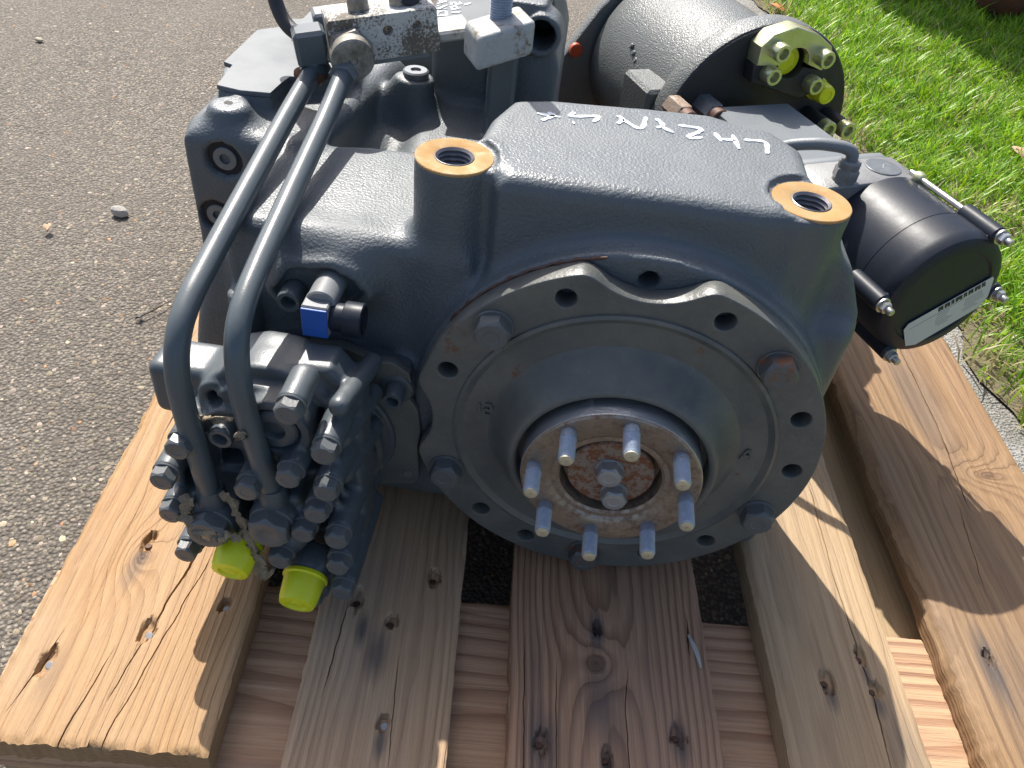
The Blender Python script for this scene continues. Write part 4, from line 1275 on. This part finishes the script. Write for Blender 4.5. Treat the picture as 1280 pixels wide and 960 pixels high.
# ---- white weathered manifold with its plugs and bolts, clamp and threaded rod
def blockframe(origin, yaw, tilt):
    return (Matrix.Translation(origin) @ Matrix.Rotation(R(yaw), 4, 'Z') @ Matrix.Rotation(R(tilt), 4, 'Y'))
MF = blockframe((-.2640, .2210, .3225), 24, -7)
F3 = MF.to_3x3(); MO = MF.translation
def mp(x, y, z): return MO + F3 @ Vector((x, y, z))
def manifold_mesh():
    # a block with two cross bores, lofted as a drilled plate
    outer = [(0, 0), (.088, 0), (.088, .034), (0, .034)]
    return outer
mani = curve_plate('manifold', [(.001, 0), (.087, 0), (.088, .001), (.088, .033), (.087, .034), (.001, .034), (0, .033), (0, .001)],
                   [circ(.047, .0215, .0050, 20), circ(.0715, .0225, .0046, 20)], .038, .0008, 'white', gear,
                   MF @ Matrix.Translation((0, .019, 0)) @ Fy)
for x in (.028, .062):
    bolt(mani, mp(x, .020, .0338), F3 @ Vector((0, 0, 1)), .0165, .011, 'grimy', .2, 0)
b = MB(); o = mp(.0135, .0, .0105); d = F3 @ Vector((0, -1, -.12))
b.lathe(o, d, [(.0195, -.001), (.0195, .005), (.0180, .0065)], 6, phase=.3)
b.lathe(o, d, [(.0172, .006), (.0176, .0075), (.0176, .0165), (.0162, .0180), (.0040, .0182), (.0034, .0165), (.0004, .0165)], 32)
b.build('manifold_plug', 'grimy', mani, 30)
# elbow fitting carrying the first pipe
b = MB(); b.box((-.0130, -.012, -.002), (.0130, .014, .026), .003, F3, mp(-.0160, .012, .002)); 
b.lathe((-.2825, .2240, .3155), (0, -.98, -.16), [(.0100, -.010), (.0125, -.006), (.0125, .006), (.0105, .010)], 6)
b.build('elbow_fitting', 'paint_smooth', mani)
b = MB(); b.lathe((-.2535, .2120, .3215), (0, -.98, -.2), [(.0120, -.010), (.0120, .004), (.0100, .008)], 6); b.build('pipe_nut', 'bolt_grey', mani)
b = MB(); b.lathe(mp(-.020, .006, -.0045), (0, 0, 1), [(.0120, -.006), (.0142, -.003), (.0138, .000), (.0100, .0015)], 24); b.build('rusty_flange', 'rust', mani)
b = MB(); b.box((-.012, -.010, 0), (.012, .012, .016), .002, F3, mp(.004, .048, .012)); b.build('rear_fitting', 'bracket', mani)
# strap under the manifold and the arm to the clamp
b = MB(); b.box((.0, .003, -.0055), (.080, .034, -.0008), .001, F3, MO); b.build('strap', 'bracket', mani)
b = MB(); b.box((.0885, .004, .004), (.120, .040, .0130), .002, F3, MO); b.build('arm', 'clamp', mani)
# clamp block: rounded front corners
cb = Field((-.175, .195, .325), (-.090, .280, .395), .0016)
ce = Vector((-.1330, .2350, .3575))
def clampshape():
    c, s = math.cos(R(26)), math.sin(R(26)); ti = math.sin(R(-15))
    def f(x, y, z):
        u = (x - ce.x) * c + (y - ce.y) * s; v = -(x - ce.x) * s + (y - ce.y) * c; ww = (z - ce.z) + u * ti
        q = [np.abs(u) - .0195, np.abs(v) - .0155, np.abs(ww) - .0095]
        o = np.sqrt(np.maximum(q[0], 0) ** 2 + np.maximum(q[1], 0) ** 2 + np.maximum(q[2], 0) ** 2)
        return o + np.minimum(np.maximum(q[0], np.maximum(q[1], q[2])), 0) - .0040
    cb._op((-.175, .195, .325), (-.09, .28, .395), f, 0)
clampshape()
clamp = link('clamp', cb.mesh('clamp'), 'clamp', mani)
b = MB(); prof = [(.0085, -.002)]
for k in range(60): prof += [(.0092, k * .002), (.0080, k * .002 + .001)]
b.lathe((-.1335, .2440, .368), (-.03, .06, 1), prof, 20); b.build('threaded_rod', 'zinc', mani, 20)
b = MB(); b.box((-.1400, .2440, .20), (-.1170, .2680, .345), .003); b.build('post', 'paint_smooth', gear)
# black hose looping away from the elbow
b = MB(); b.tube(smooth_path([(-.2860, .2420, .3330), (-.3020, .2460, .3340), (-.3180, .2560, .3420), (-.3300, .2700, .3620), (-.3340, .2820, .3900), (-.3330, .2900, .4300)], 8), .0062, 16); b.build('rubber_hose', 'rubber', gear, 60)
b = MB(); b.cyl((-.2150, .262, .362), (-.2120, .278, .385), .010, 20); b.cyl((-.2120, .278, .385), (-.2100, .290, .44), .0085, 20); b.build('hose_stub', 'rubber', mani)

# ---- white paint-pen writing
def on_top(x, y): return ((x * .995, y - .0085, .3418), (0, 0, 1))
txt = [[(.0601, .1513), (.0755, .1523), (.0751, .1336)],
       [(.0392, .1568), (.0430, .1430)], [(.0433, .1472), (.0539, .1479)], [(.0523, .157), (.0551, .135)],
       [(.0126, .1606), (.0287, .1603), (.0265, .1526), (.0197, .1448), (.0213, .1413), (.0297, .1454)],
       [(-.0035, .1667), (.0012, .1567), (-.0037, .1509)], [(-.0001, .1535), (.0086, .1466)],
       [(-.0324, .1626), (-.0287, .1566), (-.0321, .1483)], [(-.0287, .1566), (-.0155, .1455), (-.0113, .1669)],
       [(-.0646, .1573), (-.0659, .1496), (-.0472, .1561), (-.0497, .1452)], [(-.0646, .1387), (-.0629, .1393)],
       [(-.0912, .1467), (-.0739, .1454)], [(-.0833, .1509), (-.0793, .1465), (-.0866, .1355)]]
strokes('painted_letter', txt, .0034, .0004, 'chalk', gear, on_top)
def on_rear(x, y): return ((x, y, .3354), (0, 0, 1))
NX, NYY = Vector((.019, .014)), Vector((-.0105, .059))          # the note reads from the right-hand side
def rr(px, py):
    q = Vector((-.2015, .334)) + NX * (px * .42) + NYY * (py * .30); return (q.x, q.y)
note = []
for glyph in [[(0, 0), (1, 0), (1, .45), (.8, .7), (.2, .7), (0, .45), (0, 0)], [(1, 1.0), (0, 1.0), (1, 1.6), (0, 1.6)], [(0, 1.9), (1, 2.2), (0, 2.5)], [(.4, 2.05), (.4, 2.35)],
              [(1.5, .3), (2.5, .3)], [(2.5, .9), (1.6, .75), (1.5, 1.2), (2.0, 1.35), (2.1, .9)], [(2.4, 1.9), (2.5, 1.6), (2.0, 1.55), (1.9, 1.9), (1.5, 1.9), (1.5, 1.55)], [(2.9, 1.4), (3.6, 1.6)]]:
    note.append([rr(*p) for p in glyph])
b = MB(); b.prism([(-.207, .322), (-.150, .322), (-.150, .60), (-.215, .60)], .3310, .3352, ch=.0005); b.build('rear_plate', 'paint_pale', gear)
strokes('painted_letter', note, .0030, .0004, 'chalk', gear, on_rear, 30, False)
b = MB(); b.box((-.218, .496, .05), (-.160, .60, .3305), .004); b.build('rear_box', 'paint', gear)

# ---- right-hand side: hydraulic motor, bracket and black cylinder, all on one slanting axis
DA = Vector((-.4355, .900, 0)).normalized()      # along the axis, away from the camera
UA = -DA
EA = Vector((.9, .4355, 0)).normalized()
def RF(c):                                        # local: x across, y up, z towards the camera
    return Matrix.Translation(c) @ Matrix((EA, Vector((0, 0, 1)), UA)).transposed().to_4x4()
CM = Vector((.145, .5025, .198)); CF = Vector((.2879, .2078, .195))
def pm(e, z, u): return CM + EA * e + Vector((0, 0, z)) + UA * u
def pf(e, z, t): return CF + EA * e + Vector((0, 0, z)) + DA * t

b = MB()
b.lathe(CM, UA, [(.06, -.245), (.098, -.245), (.105, -.235), (.1065, -.20), (.1065, -.10), (.1035, -.06), (.1035, -.036), (.105, -.031)], 72)
motor = b.build('hydraulic_motor', 'motor', gear, 40)
b = MB(); b.lathe(CM, UA, [(.095, -.0325), (.121, -.0325), (.1235, -.0300), (.1235, -.0030), (.1212, 0), (.110, .0), (.02, -.0015)], 96)
b.build('end_flange', 'black_rough', motor, 30)
b = MB(); b.lathe(CM, UA, [(.1238, -.0305), (.1245, -.0285), (.1245, -.0045), (.1236, -.0025)], 96, cap=False); b.build('flange_rim', 'motor', motor)
b = MB(); b.prism([(-.150, -.010), (-.098, .062), (-.045, .112), (.05, .112), (.115, .0), (.05, -.125), (-.09, -.125), (-.14, -.09)], -.262, -.246, RF(CM).to_3x3(), CM, .002)
b.build('rear_plate', 'motor', motor)
b = MB(); b.cyl(pm(-.128, .012, -.244), pm(-.128, .012, -.236), .009, 16); b.build('red_plug', 'red', motor)
b = MB(); b.box((-.128, -.05, -.10), (-.070, .042, -.034), .004, RF(CM).to_3x3(), CM); b.build('side_pad', 'motor', motor)
for k in range(5):
    b = MB(); b.cyl(pm(-.094 - .001 * k, .048 - .005 * k, -.150 + .010 * k), pm(-.098 - .001 * k, .050 - .005 * k, -.150 + .010 * k), .0035, 8); b.build('cast_stud', 'motor', motor)
# yellow zinc split flange over the high pressure port
FM = RF(CM).to_3x3()
SCR = [(-.019, .1060), (.041, .0975), (-.0186, .0800), (.0417, .0670)]
pc = (.0112, .0890)
out = []
for (x, y) in ((-.036, .090), (-.037, .108), (-.026, .120), (.0, .127), (.030, .119), (.052, .106), (.060, .090), (.049, .082)): out.append((x, y))
out += [(pc[0] + .0185 * math.cos(R(a)), pc[1] + .0185 * math.sin(R(a))) for a in range(0, 181, 15)]
curve_plate('split_flange', out, [], .022, .0012, 'gold_zinc', motor, RF(CM) @ Matrix.Translation((0, 0, .011)))
low = [(-.037, .087)] + [(pc[0] + .0185 * math.cos(R(a)), pc[1] + .0185 * math.sin(R(a))) for a in range(188, 353, 15)] + [(.058, .078), (.060, .058), (.036, .050), (.0, .060), (-.034, .070)]
curve_plate('lower_split_flange', low, [], .018, .0012, 'black_rough', motor, RF(CM) @ Matrix.Translation((0, 0, .009)))
for i, (e, z) in enumerate(SCR):
    b = MB(); 
    sock(motor, pm(e, z, .021 if i < 2 else .017), UA, .0095, .016, 'gold_zinc')
b = MB(); b.lathe(pm(*pc, .0), UA, [(.0165, .0), (.0180, .001), (.0180, .012), (.0165, .013), (.0160, .004), (.0009, .004)], 32); b.build('port_ring', 'black_rough', motor)
b = MB(); b.lathe(pm(pc[0] - .002, pc[1] - .001, .006), UA, [(.0150, -.002), (.0155, 0), (.0150, .0035), (.0110, .0045), (.0100, .0030), (.0006, .0030)], 32); b.build('port_cap', 'cap', motor)
b = MB(); b.lathe(pm(.0640, .0545, .0), UA, [(.0120, 0), (.0128, .003), (.0128, .009), (.0118, .010), (.0108, .024), (.0098, .0285), (.0060, .0292), (.0052, .0280), (.0006, .0280)], 28); b.build('dust_cap', 'cap', motor)
for e, z in ((.069, .021), (.097, .018)):
    b = MB(); b.cyl(pm(e, z, 0), pm(e, z, .034), .0098, 20); b.build('spacer', 'black_rough', motor)
    sock(motor, pm(e, z, .034), UA, .0098, .012, 'gold_zinc')
for e, z in ((-.116, .040), (-.078, .040)):
    b = MB(); b.cyl(pm(e, z, -.002), pm(e, z, .030), .0125, 6); b.build('spacer', 'steel_rust' if e < -.1 else 'bolt_grey', motor)
    sock(motor, pm(e, z, .030), UA, .0105, .012, 'nail_rust')
b = MB(); b.lathe((-.118, .78, .222), (.5, .2, 1), [(.010, -.02), (.011, 0), (.0105, .014), (.008, .018), (.001, .018)], 20); b.build('dust_cap', 'cap', motor)
b = MB(); b.box((-.065, -.197, -.20), (.055, -.085, -.06), .006, RF(CM).to_3x3(), CM); b.build('motor_foot', 'motor', motor)
# rear case that carries the motor
b = MB(); b.box((-.215, .36, .001), (-.112, .74, .20), .012); b.build('rear_case', 'paint', gear)
b = MB(); b.box((-.13, .61, .02), (-.098, .72, .20), .008); b.build('motor_mount', 'paint', gear)

# ---- bracket between motor and cylinder head
FF = RF(CF).to_3x3()
b = MB(); b.box((-.082, -.030, -.300), (.014, .0520, -.150), .003, FF, CF)
bracket = b.build('bracket', 'bracket', gear)
b = MB(); b.box((-.112, -.050, -.290), (-.080, .0250, -.165), .003, FF, CF); b.build('bracket_step', 'bracket', bracket)
b = MB(); b.box((-.16, -.06, -.26), (-.080, .015, -.175), .004, FF, CF); b.build('bracket_foot', 'paint', bracket)

# ---- black cylinder with aluminium head, tie rods and label
b = MB()
b.lathe(CF, DA, [(.001, .0015), (.047, .0015), (.0485, 0), (.056, .0005), (.0605, .0030), (.0630, .0080), (.0636, .0140), (.0636, .0395), (.0630, .0402), (.0630, .0408), (.0634, .0414), (.0634, .107), (.061, .108)], 96)
cyl = b.build('black_cylinder', 'black', gear, 30)
def am(a, r): return (r * math.cos(R(a)), r * math.sin(R(a)))
for a in (64, 178, 246, -4):
    e, z = am(a, .0660)
    b = MB(); b.cyl(pf(e, z, .002), pf(e, z, .046), .0088, 20, .002)
    e2, z2 = am(a, .056)
    b.box((-.0085, -.008, -.044), (.0085, .008, -.004), .002, FF @ Matrix.Rotation(R(a - 90), 3, 'Z'), pf(e2, z2, 0))
    lug = b.build('lug', 'black', cyl)
    e, z = am(a, .0675)
    b = MB(); b.cyl(pf(e, z, .04), pf(e, z, .118), .0029, 12, .0004); b.build('tie_rod', 'steel', lug)
    b = MB(); b.lathe(pf(e, z, .002), UA, [(.0070, 0), (.0072, .001), (.0072, .0016), (.0050, .0018)], 16)
    b.lathe(pf(e, z, .0), UA, [(.0056, .0), (.0056, .0045), (.0050, .0052)], 6)
    b.lathe(pf(e, z, -.005), UA, [(.0034, 0), (.0034, .005), (.0028, .006)], 12)
    b.build('tie_nut', 'steel', lug)
    b = MB(); b.lathe(pf(e, z, .106), UA, [(.0060, -.003), (.0062, .001), (.0050, .004), (.0030, .005)], 14); b.build('rod_seat', 'gold_zinc', lug)
head = [(.066 * math.cos(R(a)), .066 * math.sin(R(a))) for a in range(52, -201, -9)] + [(-.080, .030), (-.078, .050), (-.066, .0565), (.016, .0575), (.032, .0570)]
hd = curve_plate('cylinder_head', head, [], .046, .0025, 'alu', gear, RF(pf(0, 0, .130)))
b = MB(); b.box((-.062, -.112, -.166), (.040, -.045, -.112), .005, FF, CF); b.build('head_shade_block', 'black_rough', hd)  # block added below the head so that its shadow covers the right-hand plank
b = MB(); b.prism([(x * 1.03, y * .99) for x, y in head], -.168, -.1545, FF, CF, .002); b.build('adapter_plate', 'bracket', hd)
b = MB(); b.lathe(pf(.008, .0598, .132), (0, 0, 1), [(.0170, -.001), (.0172, .0006), (.0165, .0012), (.001, .0012)], 40); b.build('round_cover', 'bolt_grey', hd)
def on_cover2(x, y): 
    p = pf(.008 + x, .0611, .132 - y); return (tuple(p), (0, 0, 1))
strokes('engraved_mark', [[(-.004, .004), (.004, -.004), (.008, .002)]], .0009, .0002, 'ink_pale', hd, on_cover2)
fo = pf(-.050, .0585, .117)
b = MB(); b.lathe(fo, (0, 0, 1), [(.0105, 0), (.0105, .004)], 24)
b.lathe(fo, (0, 0, 1), [(.0112, .003), (.0116, .004), (.0116, .0120), (.0106, .0135)], 6)
b.lathe(fo, (0, 0, 1), [(.0096, .013), (.0100, .0145), (.0100, .0195), (.0086, .0215), (.006, .0215)], 24)
fit = b.build('hose_fitting', 'alu', hd, 30)
b = MB(); P = smooth_path([fo + Vector((0, 0, .020)), fo + Vector((-.001, .000, .0265)), fo + Vector((-.008, .000, .0310)), fo + Vector((-.022, .001, .0315)), fo + Vector((-.038, .004, .0290)), fo + Vector((-.060, .010, .020)), fo + Vector((-.08, .015, .0))], 8)
b.tube(P, .0056, 16); b.build('grey_hose', 'bracket', hd, 60)
# paper label on the end face (the square code on it is left out)
lab = [(-.0485, -.0330), (-.0400, -.0385), (.0500, .0085), (.0560, -.0045)]
LC = [Vector((-.030, -.026)), Vector((.047, .018)), Vector((.056, -.0165)), Vector((-.0125, -.0575))]
ax = (LC[1] - LC[0]).normalized(); ay = Vector((-ax.y, ax.x))
Lw, Lh = (LC[1] - LC[0]).length, .034
def lp(u, v): 
    q = LC[0] + ax * u - ay * v; return q
def lab_poly(pts, h0, h1, name, mat, parent):
    b = MB(); b.ringloft([[pf(*lp(*p), -h) for p in pts] for h in (h0, h1)]); return b.build(name, mat, parent, 20)
label = lab_poly([(.004, 0), (Lw, 0), (Lw + .001, .004), (Lw - .004, .0245), (Lw - .014, .033), (.010, .036), (.0, .030), (-.001, .005)], .0, .0004, 'label', 'label', cyl)
u = .034
for wdt in (.0050, .0055, .0030, .0068, .0034, .0050, .0058, .0036):
    pts = [(u, .0010), (u + wdt, .0010), (u + wdt, .0066), (u + wdt * .6, .0066), (u + wdt * .5, .0040), (u + wdt * .35, .0066), (u, .0066)]
    lab_poly(pts, .0004, .0006, 'printed_sign', 'ink', label); u += wdt + .0013
lab_poly([(.004, .0082), (.060, .0082), (.060, .0086), (.004, .0086)], .0004, .0006, 'printed_line', 'ink_pale', label)
rnd = random.Random(8)
for col0, n in ((.030, 6), (.058, 6)):
    for k in range(n):
        v = .0105 + k * .0029; l = rnd.uniform(.010, .021); uu = col0 + rnd.uniform(0, .003)
        x = uu
        while x < uu + l:
            q = rnd.uniform(.0012, .0035)
            lab_poly([(x, v), (x + q, v), (x + q, v + .0011), (x, v + .0011)], .0004, .0005, 'small_print', 'ink_pale', label) if False else None
            x += q + .0007
        lab_poly([(uu, v), (uu + l, v), (uu + l, v + .0009), (uu, v + .0009)], .0004, .0005, 'small_print', 'ink_pale', label)
